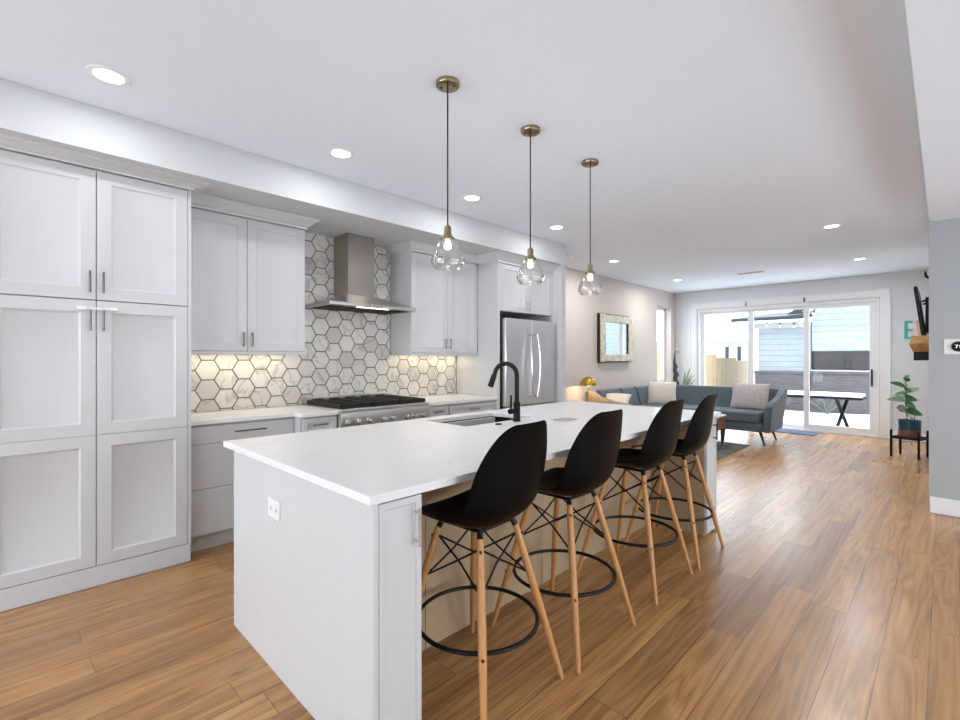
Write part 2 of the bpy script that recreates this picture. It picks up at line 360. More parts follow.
# casing round the sliding door
w = MB(); yc = YB-.02
w.box(-3.865, -3.73, yc, YB-.001, .001, 2.365).box(-.775, -.655, yc, YB-.001, .001, 2.365).box(-3.865, -.655, yc, YB-.001, 2.365, 2.49)
w.box(-3.885, -3.86, yc-.012, YB-.001, .001, 2.515).box(-.66, -.635, yc-.012, YB-.001, .001, 2.515).box(-3.885, -.635, yc-.012, YB-.001, 2.49, 2.515)
struct(w.build('trim_1', M['trim'], bevel=.004))
# sliding glass door: frame, two fixed panels, one sliding panel
door = thing('door_1', '', '', (-2.25, YB+.08, 0)); del door['label'], door['category']; struct(door)
e = .004
MB().box(dx0+e, dx0+.05, YB+.002, YB+.15, .001, dz1-e).box(dx1-.05, dx1-e, YB+.002, YB+.15, .001, dz1-e).box(dx0+.05, dx1-.05, YB+.002, YB+.15, 2.30, dz1-e).box(dx0+.05, dx1-.05, YB+.002, YB+.15, .001, .035).build('door_frame', M['trim'], door, bevel=.003)
def panel(x0, x1, ya, yb, st, top, bot, nm):
    z0, z1 = .036, 2.299
    m = MB().box(x0, x0+st[0], ya, yb, z0, z1).box(x1-st[1], x1, ya, yb, z0, z1).box(x0+st[0], x1-st[1], ya, yb, z1-top, z1).box(x0+st[0], x1-st[1], ya, yb, z0, z0+bot)
    o = m.build(nm, M['trim'], door, bevel=.003)
    sub_of(MB().box(x0+st[0], x1-st[1], (ya+yb)/2-.004, (ya+yb)/2+.004, z0+bot, z1-top).build('pane', M['glass'], door), o); o_ = None
    return o
panel(-3.679, -2.74, YB+.085, YB+.125, (.07, .05), .05, .06, 'door_panel')
panel(-2.738, -1.78, YB+.085, YB+.125, (.05, .05), .05, .06, 'door_panel')
sp = panel(-1.85, -.826, YB+.03, YB+.075, (.085, .085), .06, .10, 'sliding_panel')
hd = MB().box(-.892, -.868, YB+.002, YB+.028, .86, 1.15).build('handle', M['black'], door, bevel=.005); hd.parent = sp
# small hooks on the door head trim
for (hx, tl) in ((-2.79, 'small grey hook on door head trim, above left bar of glass doors'), (-1.83, 'small grey hook on door head trim, above right bar of glass doors')):
    tag(MB().box(hx-.012, hx+.012, YB-.034, YB-.021, 2.37, 2.45).tube([(hx, YB-.034, 2.38), (hx, YB-.06, 2.375), (hx, YB-.065, 2.40)], .006).build('hook', M['nickel']), tl, 'hook')
tag(MB().lathe([(0, 0), (.03, 0), (.04, .01), (.04, .05), (.03, .06), (0, .06)], (-4.13, YB-.045, 1.50)).build('motion_sensor', M['white_plastic']), 'small round white sensor in the corner left of glass doors', 'sensor')
# ------------------------------------------------------------------ ceiling lights
def can_light(x, y, label):
    t = thing('recessed_light', label, 'ceiling light', (x, y, HC), 'recessed ceiling lights')
    MB().lathe([(.062, -.002), (.066, -.006), (.088, -.005), (.092, -.001), (.062, -.0005)], (x, y, HC), 40).build('trim_ring', M['white_plastic'], t)
    MB().lathe([(0, -.003), (.0615, -.003), (.0615, -.0008), (0, -.0008)], (x, y, HC), 32).build('lens', M['led'], t)
    l = area('recessed_lamp', (0, 0, -.012), (0, 0, 0), .13, .13, CAN_POWER*(1 if y < 5 else 4.6), (.97, .985, 1), t, 'DISK')
for x, y, lb in ((-2.96, .36, 'recessed round ceiling light above tall pantry cabinet, largest in the row along the soffit'), (-2.95, 1.62, 'recessed round ceiling light in front of range hood bay, left of nearest pendant'),
                 (-2.95, 2.88, 'recessed round ceiling light between the nearest and middle pendants'), (-2.97, 4.17, 'recessed round ceiling light between the middle and farthest pendants, near refrigerator'),
                 (-3.41, 6.21, 'recessed round ceiling light just right of farthest pendant, above living room wall'), (-3.43, 8.52, 'recessed round ceiling light nearest the far left corner of living room'),
                 (-.86, 6.20, 'larger recessed round ceiling light on right side of living room'), (-.86, 8.53, 'smaller recessed round ceiling light on right, nearest the glass doors')):
    can_light(x, y, lb)
v = thing('ceiling_vent', 'slim white slotted air vent in living room ceiling', 'vent', (-2.27, 8.6, HC))
MB().box(-2.47, -2.07, 8.56, 8.64, HC-.012, HC-.001).build('frame', M['white_plastic'], v, bevel=.003)
mm = MB()
for i in range(4): mm.box(-2.455, -2.085, 8.568+i*.018, 8.577+i*.018, HC-.0135, HC-.0122)
mm.build('slot', M['nickel'], v)
tag(MB().lathe([(0, 0), (.05, 0), (.06, .012), (.06, .03), (0, .03)], (-3.72, 5.5, HC-.031)).build('smoke_detector', M['white_plastic']), 'small round white detector on ceiling just past the soffit corner', 'detector')
# ------------------------------------------------------------------ cabinet fronts (all face +x)
def shaker(x, y0, y1, z0, z1, fw=.062, th=.02, rec=.011, panels=None, slope=.014):
    """framed door front; panels = list of (z0, z1) leaves stacked with a fine joint"""
    m = MB(); leaves = panels or [(z0, z1)]
    for a, b in leaves:
        def ring(i, d): return [(x+d, y0+i, a+i), (x+d, y1-i, a+i), (x+d, y1-i, b-i), (x+d, y0+i, b-i)]
        vs = ring(0, -th)+ring(0, -.002)+ring(.002, 0)+ring(fw, 0)+ring(fw+.004, -.004)+ring(fw+slope, -rec)
        fs = [(3, 2, 1, 0)]
        for k in range(5): fs += [(k*4+i, k*4+(i+1) % 4, (k+1)*4+(i+1) % 4, (k+1)*4+i) for i in range(4)]
        fs.append((20, 21, 22, 23)); m.add(vs, fs)
    return m
def vhandle(x, y, z0, z1, r=.0055, out=.028):
    return MB().cyl((x+out, y, z0), (x+out, y, z1), r, n=12).cyl((x+.0005, y, z0+.015), (x+out, y, z0+.015), r*.8, n=10).cyl((x+.0005, y, z1-.015), (x+out, y, z1-.015), r*.8, n=10)
def hhandle(x, y0, y1, z, r=.0055, out=.028):
    return MB().cyl((x+out, y0, z), (x+out, y1, z), r, n=12).cyl((x+.0005, y0+.015, z), (x+out, y0+.015, z), r*.8, n=10).cyl((x+.0005, y1-.015, z), (x+out, y1-.015, z), r*.8, n=10)
def crown(x, y0, y1, z0, z1, out=.09, left=False, right=False, back=None):
    """stepped cove crown along y with optional mitred returns to the wall"""
    h = z1-z0; pr = [(0, 0), (.012, .0), (.014, .22), (.024, .26), (.034, .40), (.058, .66), (.076, .80), (.078, .88), (.09, .9), (.09, 1)]
    pr = [(d*out/.09, z0+q*h) for d, q in pr]; m = MB(); n = len(pr); bk = back if back is not None else x
    lines = []
    for d, z in pr:
        row = []
        if left: row += [(bk, y0-d, z), (x+d, y0-d, z)]
        else: row += [(x+d, y0, z)]
        if right: row += [(x+d, y1+d, z), (bk, y1+d, z)]
        else: row += [(x+d, y1, z)]
        lines.append(row)
    w_ = len(lines[0]); vs = [p for r in lines for p in r]
    fs = [(i*w_+k, i*w_+k+1, (i+1)*w_+k+1, (i+1)*w_+k) for i in range(n-1) for k in range(w_-1)]
    m.add(vs, fs)
    b0 = [(bk, lines[0][0][1], z0), (bk, lines[0][-1][1], z0)]; b1 = [(bk, lines[-1][0][1], z1), (bk, lines[-1][-1][1], z1)]
    m.add(lines[-1]+[b1[1], b1[0]], [tuple(range(w_+2))]); m.add(lines[0]+[b0[1], b0[0]], [tuple(range(w_+2))])
    if not right: m.add([r[-1] for r in lines]+[(bk, y1, z1), (bk, y1, z0)], [tuple(range(n+2))])
    if not left: m.add([r[0] for r in lines]+[(bk, y0, z1), (bk, y0, z0)], [tuple(range(n+2))])
    return m
XW = XL+.012        # cabinet backs
def carcass(x0, x1, y0, y1, z0, z1, th=.018):
    return MB().box(x0, x0+.008, y0, y1, z0, z1).box(x0+.008, x1, y0, y0+th, z0, z1).box(x0+.008, x1, y1-th, y1, z0, z1).box(x0+.008, x1, y0+th, y1-th, z0, z0+th).box(x0+.008, x1, y0+th, y1-th, z1-th, z1)
# tall pantry
XP = -3.546
t = thing('pantry_cabinet', 'tall pale grey pantry cabinet with four framed doors at far left', 'cabinet', (-3.86, .38, 0))
carcass(XW, XP-.0215, -.105, .864, .0, 2.452).build('body', M['cab'], t)
MB().box(XP-.021, XP+.001, -.10, .860, .001, .116).build('base_rail', M['cab'], t, bevel=.002)
MB().box(XP-.021, XP, .8445, .864, .117, 2.452).build('filler_strip', M['cab'], t, bevel=.001)
for (a, b, z0, z1, pn, hy, hz) in ((-.092, .3720, 1.685, 2.446, None, .343, 1.725), (.3760, .8425, 1.685, 2.446, None, .405, 1.725),
                                   (-.092, .3720, .120, 1.680, [(.120, .889), (.8905, 1.680)], .345, 1.50), (.3760, .8425, .120, 1.680, [(.120, .889), (.8905, 1.680)], .405, 1.50)):
    d = shaker(XP, a, b, z0, z1, panels=pn, fw=.068).build('door', M['cab'], t)
    sub_of(vhandle(XP, hy, hz, hz+.125).build('handle', M['nickel'], t), d)
crown(XP, -.105, .864, 2.4525, 2.499, .095, right=True, back=-3.715).build('crown_moulding', M['cab'], t)
# child lock strap across the pantry doors
t = thing('safety_strap', 'white child safety strap bridging the two lower doors of tall pantry cabinet', 'child lock', (XP+.01, .38, 1.63))
for a, b in ((.283, .328), (.432, .476)): MB().box(XP+.0008, XP+.014, a, b, 1.622, 1.645).build('pad', M['white_plastic'], t, bevel=.004)
MB().box(XP+.004, XP+.0075, .327, .433, 1.627, 1.641).build('band', M['shade'] if False else M['white_plastic'], t)
# upper cabinets
XU = -3.81
def under_light(t, y0, y1, z):
    b = MB().box(-4.08, -4.05, y0+.05, y1-.05, z+.012, z+.0215).build('light_strip', M['strip'], t)
    area('under_cabinet_lamp', (-4.06-t['_o'][0], (y0+y1)/2-t['_o'][1], z+.010-t['_o'][2]), (0, 0, 0), .025, y1-y0-.1, 1.0*(y1-y0), (1, .84, .58), t)
def upper(y0, y1, ym, label, hz, right, left, zc=2.418):
    t = thing('upper_cabinet', label, 'cabinet', ((XW+XU)/2, (y0+y1)/2, 1.372))
    carcass(XW, XU-.0215, y0, y1, 1.394, zc).build('body', M['cab'], t)
    MB().box(XU-.022, XU-.003, y0, y1, 1.372, 1.3935).box(XW, XU-.022, y0, y0+.018, 1.372, 1.3935).box(XW, XU-.022, y1-.018, y1, 1.372, 1.3935).build('light_rail', M['cab'], t, bevel=.002)
    for a, b, hy in ((y0+.002, ym-.002, ym-.032), (ym+.002, y1-.002, ym+.032)):
        d = shaker(XU, a, b, 1.397, zc-.006).build('door', M['cab'], t)
        sub_of(vhandle(XU, hy, hz, hz+.11).build('handle', M['nickel'], t), d)
    crown(XU, y0, y1, zc+.0005, 2.499, .09, left=left, right=right, back=XW).build('crown_moulding', M['cab'], t)
    under_light(t, y0, y1, 1.372)
upper(.868, 1.765, 1.305, 'white two-door upper cabinet between tall pantry and range hood', 1.43, True, False)
upper(2.866, 3.806, 3.345, 'white two-door upper cabinet right of range hood', 1.44, False, True)
# refrigerator surround
t = thing('refrigerator_surround', 'tall white cabinet surround with two small doors above steel refrigerator', 'cabinet', (-3.85, 4.33, 0))
MB().box(XW, -3.50, 3.812, 3.848, .001, 2.40).build('side_panel', M['cab'], t, bevel=.0015)
MB().box(XW, -3.50, 4.806, 4.838, .001, 2.40).build('side_panel', M['cab'], t, bevel=.0015)
carcass(XW, -3.5215, 3.849, 4.805, 1.87, 2.40).build('body', M['cab'], t)
for a, b, hy in ((3.852, 4.325, 4.295), (4.328, 4.803, 4.358)):
    d = shaker(-3.5, a, b, 1.874, 2.396, fw=.055).build('door', M['cab'], t)
    sub_of(vhandle(-3.5, hy, 1.895, 2.005).build('handle', M['chrome'], t), d)
crown(-3.5, 3.812, 4.838, 2.4005, 2.499, .09, left=True, back=-3.80).build('crown_moulding', M['cab'], t)
# refrigerator
t = thing('refrigerator', 'stainless steel french door refrigerator between white panels', 'refrigerator', (-3.8, 4.33, 0))
MB().box(-4.10, -3.513, 3.875, 4.795, .03, 1.79).build('body', M['gap'], t, bevel=.004)
for a, b, hy, sgn in ((3.877, 4.334, 4.285, -1), (4.338, 4.795, 4.387, 1)):
    d = MB().box(-3.508, -3.44, a, b, .80, 1.79).build('door', M['steel'], t, bevel=.012, seg=3)
    pts = [(-3.43-.0+.035+.022*math.sin(math.pi*i/14)-.01*0, hy+sgn*.026*math.sin(math.pi*i/14), .885+.74*i/14) for i in range(15)]
    h = MB().tube(pts, .0115, 12); 
    for z in (.90, 1.61): h.cyl((-3.4405, hy, z), (-3.392, hy, z), .014, .012, 14)
    sub_of(h.build('handle', M['chrome'], t), d)
d = MB().box(-3.508, -3.44, 3.877, 4.795, .06, .792).build('freezer_drawer', M['steel'], t, bevel=.012, seg=3)
sub_of(MB().cyl((-3.39, 3.95, .72), (-3.39, 4.72, .72), .0115).cyl((-3.4405, 3.99, .72), (-3.39, 3.99, .72), .012).cyl((-3.4405, 4.68, .72), (-3.39, 4.68, .72), .012).build('handle', M['chrome'], t), d)
# tiled backsplash
R = .0906; H2 = R*math.sqrt(3)/2; g = .0055
ty0, ty1, tz0, tz1 = .867, 3.806, .916, 2.497
def clip(poly, ax, val, keep_less):
    out = []
    for i in range(len(poly)):
        a, b = poly[i], poly[(i+1) % len(poly)]
        ia = (a[ax] <= val) == keep_less or a[ax] == val; ib = (b[ax] <= val) == keep_less or b[ax] == val
        if ia: out.append(a)
        if ia != ib:
            k = (val-a[ax])/(b[ax]-a[ax]); out.append((a[0]+k*(b[0]-a[0]), a[1]+k*(b[1]-a[1])))
    return out
m = MB()
m.box(XL+.001, XL+.006, ty0, ty1, tz0, 1.371, 1); m.box(XL+.001, XL+.006, 1.768, 2.863, 1.371, tz1, 1)
for i in range(-3, 24):
    for j in range(-4, 12):
        cy = 1.131+1.5*R*i; cz = 1.2465+2*H2*(j+(.5 if i % 2 else 0))
        for (a0, a1, b0, b1) in ((ty0, ty1, tz0, 1.371), (1.768, 2.863, 1.371, tz1)):
            rr = R-g; p = [(cy+rr*math.cos(math.pi/3*k), cz+rr*math.sin(math.pi/3*k)) for k in range(6)]
            if cz > 1.371-H2 and cz < 1.371+H2 and 1.768 < cy < 2.863:       # a tile that straddles the two fields stays whole
                if b0 < 1: continue
                b0 = tz0; a0, a1 = ty0, ty1
            for ax, val, kl in ((0, a0, False), (0, a1, True), (1, b0, False), (1, b1, True)):
                p = clip(p, ax, val, kl) if len(p) > 2 else []
            if len(p) < 3: continue
            n = len(p); vs = [(XL+.0062, y, z) for y, z in p]+[(XL+.0095, y, z) for y, z in p]
            m.add(vs, [tuple(range(n, 2*n))]+[(q, (q+1) % n, n+(q+1) % n, n+q) for q in range(n)], 0)
o = m.build('tile_backsplash', [M['marble'], M['grout']], origin=(XL, 2.3, .915), smooth=10)
tag(o, 'white marble hexagon tile backsplash with bronze grout lines behind range', 'backsplash')
# range hood
t = thing('range_hood', 'stainless steel chimney range hood over the stove', 'range hood', (-3.9, 2.365, 1.795))
cy0, cy1 = 2.215, 2.495
MB().box(XW, -3.90, cy0, cy1, 1.925, 2.4985).build('chimney', M['hoodsteel'], t, bevel=.002)
hy0, hy1, hx1 = 1.915, 2.825, -3.67
MB().hexa([(XW, hy0, 1.8255), (hx1, hy0, 1.8255), (hx1, hy1, 1.8255), (XW, hy1, 1.8255), (XW, cy0-.004, 1.928), (-3.896, cy0-.004, 1.928), (-3.896, cy1+.004, 1.928), (XW, cy1+.004, 1.928)]).build('canopy', M['steelh'], t, bevel=.002)
MB().box(XW, hx1, hy0, hy1, 1.799, 1.825).build('rim', M['steelh'], t, bevel=.002)
for a, b in ((1.96, 2.36), (2.38, 2.78)):
    mm = MB().box(-4.09, -3.76, a, b, 1.792, 1.7975)
    for q in range(9): mm.box(-4.08, -3.77, a+.02+q*.041, a+.035+q*.041, 1.789, 1.7918)
    mm.build('filter', M['sinksteel'], t)
MB().box(-3.735, -3.705, 2.20, 2.53, 1.794, 1.7975).build('light_bar', M['strip'], t)
area('hood_lamp', (-3.717+3.9, 0, 1.788-1.795), (0, 0, 0), .03, .33, .7, (1, .95, .88), t)
for q in range(4): MB().cyl((hx1-.001, 2.30+q*.04, 1.812), (hx1+.004, 2.30+q*.04, 1.812), .006, n=14).build('button', M['nickel'], t)
# ------------------------------------------------------------------ base cabinets
def drawer(x, y0, y1, z0, z1, t, hy=None, framed=False, hm='nickel'):
    if framed: d = shaker(x, y0, y1, z0, z1, fw=.035, rec=.007, slope=.01).build('drawer', M['cabh'], t)
    else: d = MB().box(x-.02, x, y0, y1, z0, z1).build('drawer', M['cabh'], t, bevel=.0015)
    if hy: sub_of(hhandle(x, hy[0], hy[1], z1-.052).build('handle', M[hm], t), d)
XB = -3.645
t = thing('base_cabinet', 'white base cabinet with three wide drawers next to tall pantry', 'cabinet', (-3.9, 1.23, 0))
carcass(XW, XB-.0215, .868, 1.596, .11, .882).build('body', M['cab'], t)
MB().box(XW, XB-.055, .868, 1.596, .001, .109).build('toe_kick', M['cab'], t)
for z0, z1 in ((.747, .868), (.437, .744), (.118, .434)): drawer(XB, .870, 1.594, z0, z1, t, (1.155, 1.378), hm='nickel')
XN = -3.53
def narrow(label, y0, y1, zs, hw, framed=True):
    t = thing('base_cabinet', label, 'cabinet', (-3.85, (y0+y1)/2, 0))
    carcass(XW, XN-.0215, y0, y1, .11, .882).build('body', M['cab'], t)
    MB().box(XW, XN-.075, y0, y1, .001, .109).build('toe_kick', M['cab'], t)
    for z0, z1 in zs: drawer(XN, y0+.018, y1-.004, z0, z1, t, ((y0+y1)/2-hw, (y0+y1)/2+hw), framed)
narrow('narrow white base cabinet with small framed drawers just left of range', 1.600, 1.906, ((.735, .868), (.43, .73), (.118, .425)), .06)
narrow('narrow white base cabinet with small drawers just right of range', 2.834, 3.115, ((.735, .868), (.43, .73), (.118, .425)), .055)
narrow('wide white drawer base cabinet between narrow cabinet and refrigerator', 3.119, 3.806, ((.735, .862), (.43, .73), (.118, .425)), .07)
m = MB().prism([(XW+.001, .868), (XB+.02, .868), (XB+.02, 1.590), (XN+.02, 1.598), (XN+.02, 1.907), (XW+.001, 1.907)], lambda p, q, z: (p, q, z), .883, .914)
tag(m.build('wall_countertop', M['quartz'], bevel=.003), 'white quartz countertop along wall, left of range', 'countertop')
tag(MB().box(XW+.001, XN+.02, 2.832, 3.808, .883, .914).build('wall_countertop', M['quartz'], bevel=.003), 'white quartz countertop along wall, between range and refrigerator', 'countertop')
# ------------------------------------------------------------------ range
ry0, ry1 = 1.911, 2.828; XF = -3.475
t = thing('gas_range', 'stainless steel gas range with black grates and a row of knobs', 'range', (-3.8, 2.37, 0))
MB().box(XW+.05, XF-.03, ry0+.001, ry1-.001, .12, .895).build('body', M['steelh'], t, bevel=.003)
MB().box(XW+.04, XF-.005, ry0, ry1, .8955, .922).build('cooktop', M['steelh'], t, bevel=.006)
MB().prism([(XF-.03, .758), (XF-.006, .758), (XF, .765), (XF+.004, .86), (XF-.004, .894), (XF-.03, .894)], lambda p, q, y: (p, y, q), ry0, ry1).build('control_panel', M['steelh'], t, bevel=.002)
for ky in (1.969, 2.071, 2.166, 2.322, 2.405, 2.562, 2.652, 2.746):
    MB().tube([(XF+.001, ky, .811), (XF+.008, ky, .811), (XF+.009, ky, .811), (XF+.034, ky, .811), (XF+.037, ky, .811)], [.026, .026, .0195, .0175, .013], 20).build('knob', M['chrome'], t)
d = MB().box(XF-.029, XF-.002, ry0+.004, ry1-.004, .19, .750).build('oven_door', M['steelh'], t, bevel=.004)
sub_of(MB().cyl((XF+.05, ry0+.05, .70), (XF+.05, ry1-.05, .70), .013).cyl((XF-.001, ry0+.09, .70), (XF+.05, ry0+.09, .70), .01).cyl((XF-.001, ry1-.09, .70), (XF+.05, ry1-.09, .70), .01).build('handle', M['chrome'], t), d)
MB().box(XW+.01, XW+.05, ry0, ry1, .9225, .985).build('back_trim', M['steelh'], t, bevel=.003)
for q in range(5): MB().box(XW+.051, XW+.053, ry0+.06+q*.168, ry0+.17+q*.168, .95, .968).build('vent_slot', M['gap'], t)
gw = (ry1-ry0-.03)/3
for q in range(3):
    a = ry0+.015+q*gw; b = a+gw-.006; x0, x1 = XW+.075, XF-.035; mm = MB()
    mm.box(x0, x1, a, a+.012, .925, .962).box(x0, x1, b-.012, b, .925, .962).box(x0, x0+.012, a, b, .925, .962).box(x1-.012, x1, a, b, .925, .962)
    for i in range(1, 9): xx = x0+(x1-x0)*i/9; mm.box(xx-.005, xx+.005, a+.012, b-.012, .945, .963)
    mm.box((x0+x1)/2-.006, (x0+x1)/2+.006, a, b, .935, .960).box(x0, x1, (a+b)/2-.006, (a+b)/2+.006, .94, .962)
    mm.build('grate', M['iron'], t, bevel=.002)
    for cx in (x0+.15, x1-.15): MB().lathe([(0, .923), (.045, .923), (.045, .932), (.03, .936), (0, .938)], (cx, (a+b)/2, 0), 20).build('burner', M['iron'], t)
for k in range(4): MB().cyl((XF-.06 if k < 2 else XW+.1, ry0+.05 if k % 2 else ry1-.05, .0), (XF-.06 if k < 2 else XW+.1, ry0+.05 if k % 2 else ry1-.05, .121), .02).build('leg', M['black'], t)
# ------------------------------------------------------------------ island
IY0, IY1, ITX0, ITX1 = .79, 4.0, -2.65, -1.262
t = thing('kitchen_island', 'long white kitchen island base under the quartz top', 'island', (-1.95, 2.4, 0))
MB().box(-2.543, -1.268, .807, .826, .001, .8835).build('end_panel', M['cab'], t, bevel=.001)
MB().box(-2.52, -1.72, .827, 1.98, .09, .8835).box(-2.52, -1.72, 1.98, 2.76, .09, .66).box(-2.52, -1.72, 2.76, 3.88, .09, .8835).box(-2.08, -1.72, 1.98, 2.76, .66, .8835).build('body', M['cab'], t)
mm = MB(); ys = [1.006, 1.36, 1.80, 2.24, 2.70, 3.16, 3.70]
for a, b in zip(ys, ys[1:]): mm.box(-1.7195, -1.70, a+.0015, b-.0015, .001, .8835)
mm.build('back_panel', M['shaded_cab'], t, bevel=.001)
MB().box(-1.7195, -1.2915, .827, 1.004, .001, .8835).build('end_cabinet', M['cab'], t, bevel=.001)
MB().box(-1.7195, -1.2915, 3.705, 3.886, .001, .8835).build('end_cabinet', M['shaded_cab'], t, bevel=.001)
MB().box(-2.543, -1.268, 3.887, 3.905, .001, .8835).build('end_panel', M['cab'], t, bevel=.001)
for a, b, hy in ((.829, 1.000, .968), (3.708, 3.885, 3.835)):
    d = shaker(-1.27, a, b, .02, .878, fw=.022, rec=.004, slope=.006).build('door', M['cab'], t)
    sub_of(vhandle(-1.27, hy, .715, .842).build('handle', M['chrome'] if a < 1 else M['black'], t), d)
for a, b in ((.83, 1.60), (1.60, 2.37), (2.37, 3.13), (3.13, 3.88)):
    shaker(-2.521, a, b, .10, .878).build('door', M['cab'], t)
# countertop with the sink hole
hx0, hx1_, hy0_, hy1_ = -2.545, -2.135, 2.03, 2.71
xs = [ITX0, hx0, hx1_, ITX1]; ys = [IY0, hy0_, hy1_, IY1]; vs = []; fs = []
for z in (.884, .914):
    for y in ys:
        for x in xs: vs.append((x, y, z))
id_ = lambda i, j, k: k*16+j*4+i
for j in range(3):
    for i in range(3):
        if i == 1 and j == 1: continue
        fs.append((id_(i, j, 1), id_(i+1, j, 1), id_(i+1, j+1, 1), id_(i, j+1, 1))); fs.append((id_(i, j, 0), id_(i, j+1, 0), id_(i+1, j+1, 0), id_(i+1, j, 0)))
for i in range(3):
    for j in (0, 3): fs.append((id_(i, j, 0), id_(i+1, j, 0), id_(i+1, j, 1), id_(i, j, 1)))
for j in range(3):
    for i in (0, 3): fs.append((id_(i, j, 0), id_(i, j+1, 0), id_(i, j+1, 1), id_(i, j, 1)))
for (a, b) in (((1, 1), (2, 1)), ((2, 1), (2, 2)), ((2, 2), (1, 2)), ((1, 2), (1, 1))): fs.append((id_(*a, 0), id_(*b, 0), id_(*b, 1), id_(*a, 1)))
tag(MB().add(vs, fs).build('island_countertop', M['quartz'], bevel=.003), 'long white quartz island countertop with faint grey veins', 'countertop')
s_ = .006; zb = .70
m = MB(); a0, a1, b0, b1 = hx0-.004, hx1_+.004, hy0_-.004, hy1_+.004
m.box(a0-s_, a1+s_, b0-s_, b1+s_, zb-s_, zb).box(a0-s_, a0, b0-s_, b1+s_, zb, .8825).box(a1, a1+s_, b0-s_, b1+s_, zb, .8825).box(a0, a1, b0-s_, b0, zb, .8825).box(a0, a1, b1, b1+s_, zb, .8825)
sk = thing('sink', 'rectangular stainless undermount sink set in island countertop', 'sink', ((a0+a1)/2, (b0+b1)/2, zb))
m.build('basin', M['sinksteel'], sk, bevel=.002)
MB().lathe([(0, .001), (.045, .001), (.045, .004), (.02, .006), (0, .004)], ((a0+a1)/2, (b0+b1)/2, zb), 24).build('drain', M['chrome'], sk)
fx, fy = -2.065, 2.44
t = thing('faucet', 'matt black gooseneck kitchen faucet beside the sink', 'faucet', (fx, fy, .9145))
MB().lathe([(0, 0), (.028, 0), (.028, .006), (.0235, .010), (.0235, .125), (.018, .13), (.018, .14), (0, .14)], (fx, fy, .9145), 24).build('body', M['black'], t)
dv = Vector((-.9, -.36, 0)).normalized(); rA = .080; pts = [Vector((fx, fy, 1.04)), Vector((fx, fy, 1.15)), Vector((fx, fy, 1.225))]
for i in range(1, 13):
    a = math.pi*i/12*.93; pts.append(Vector((fx, fy, 1.225))+dv*(rA-rA*math.cos(a))+Vector((0, 0, rA*math.sin(a))))
end = pts[-1]; tdir = (pts[-1]-pts[-2]).normalized(); pts.append(end+tdir*.02)
MB().tube([tuple(p) for p in pts], .0155, 14).build('spout', M['black'], t)
e0 = pts[-1]; MB().tube([tuple(e0-tdir*.004), tuple(e0+tdir*.01), tuple(e0+tdir*.06), tuple(e0+tdir*.082), tuple(e0+tdir*.085)], [.0165, .019, .020, .0215, .017], 16).build('spray_head', M['black'], t)
h = MB().cyl((fx, fy-.02, .985), (fx, fy-.075, .985), .019, .017, 18).tube([(fx, fy-.06, .99), (fx, fy-.06, 1.03), (fx+.002, fy-.062, 1.095)], [.0075, .0075, .0065], 12)
h.build('lever', M['black'], t)
tag(MB().lathe([(0, 0), (.022, 0), (.022, .005), (.016, .008), (0, .008)], (-2.047, 2.236, .9145), 24).build('disposal_button', M['black']), 'small round black button on island countertop in front of sink', 'button')
o = MB().box(-.052, .052, -.078, .078, 0, .007).build('counter_tile', M['chrome'], bevel=.002, origin=(0, 0, 0)); o.location = (-1.862, 2.722, .9145); o.rotation_euler = (0, 0, .0)
tag(o, 'thin flat grey rectangular plate lying on island countertop past the faucet', 'plate')
# socket on the island end
t = thing('wall_outlet', 'white electrical outlet plate on near end panel of island', 'outlet', (-2.033, .806, .66))
MB().box(-2.093, -1.973, .8015, .8065, .66, .742).build('cover_plate', M['white_plastic'], t, bevel=.002)
for cx in (-2.061, -2.005):
    o = MB().box(cx-.016, cx+.016, .7995, .8013, .682, .720).build('receptacle', M['white_plastic'], t, bevel=.0008)
    mm = MB()
    for zz in (.693, .705): mm.box(cx-.004, cx+.004, .7988, .7994, zz, zz+.0025)
    sub_of(mm.cyl((cx+.009, .7994, .7), (cx+.009, .7988, .7), .003, n=10).build('slot', M['gap'], t), o)
# ------------------------------------------------------------------ pendants
def pendant(x, y, label):
    t = thing('pendant_light', label, 'pendant light', (x, y, 1.800), 'pendants over the island')
    MB().lathe([(0, 0), (.0, -.024), (.045, -.024), (.058, -.021), (.061, -.015), (.061, -.0005), (0, -.0005)], (x, y, HC), 36).build('canopy', M['brass'], t)
    mm = MB()
    for a in (.5, .5+math.pi): mm.cyl((x+.035*math.cos(a), y+.035*math.sin(a), HC-.029), (x+.035*math.cos(a), y+.035*math.sin(a), HC-.0235), .006, n=10)
    mm.build('screw', M['nickel'], t)
    MB().cyl((x, y, 2.022), (x, y, HC-.0245), .0038, n=10).build('cord', M['black'], t)
    MB().lathe([(0, 2.012), (.007, 2.010), (.010, 2.003), (.017, 2.0), (.019, 1.985), (.0185, 1.96), (.024, 1.957), (.026, 1.946), (.036, 1.943), (.037, 1.930), (.030, 1.928), (0, 1.928)], (x, y, .014), 28).build('socket', M['brass'], t)
    # open-bottomed clear glass with a turned-in lower edge, double walled
    outer = [(.034, 1.9285), (.043, 1.923), (.064, 1.885), (.080, 1.846), (.0875, 1.824), (.084, 1.810), (.072, 1.792), (.067, 1.785)]
    inner = [(r-.0032, z+.001) for r, z in outer[::-1]]
    MB().lathe(outer+inner, (x, y, .014), 10 if False else 40).build('glass_shade', M['shade'], t)
    MB().lathe([(0, 1.9275), (.012, 1.926), (.013, 1.918), (.017, 1.908), (.019, 1.899), (.017, 1.890), (.010, 1.884), (0, 1.883)], (x, y, .014), 24).build('bulb', M['bulb'], t)
    d = bpy.data.lights.new('pendant_lamp', 'POINT'); d.energy = 1.6; d.color = (1, .9, .78); d.shadow_soft_size = .03
    o = bpy.data.objects.new('pendant_lamp', d); COL.objects.link(o); o.parent = t; o.location = (0, 0, -.03)
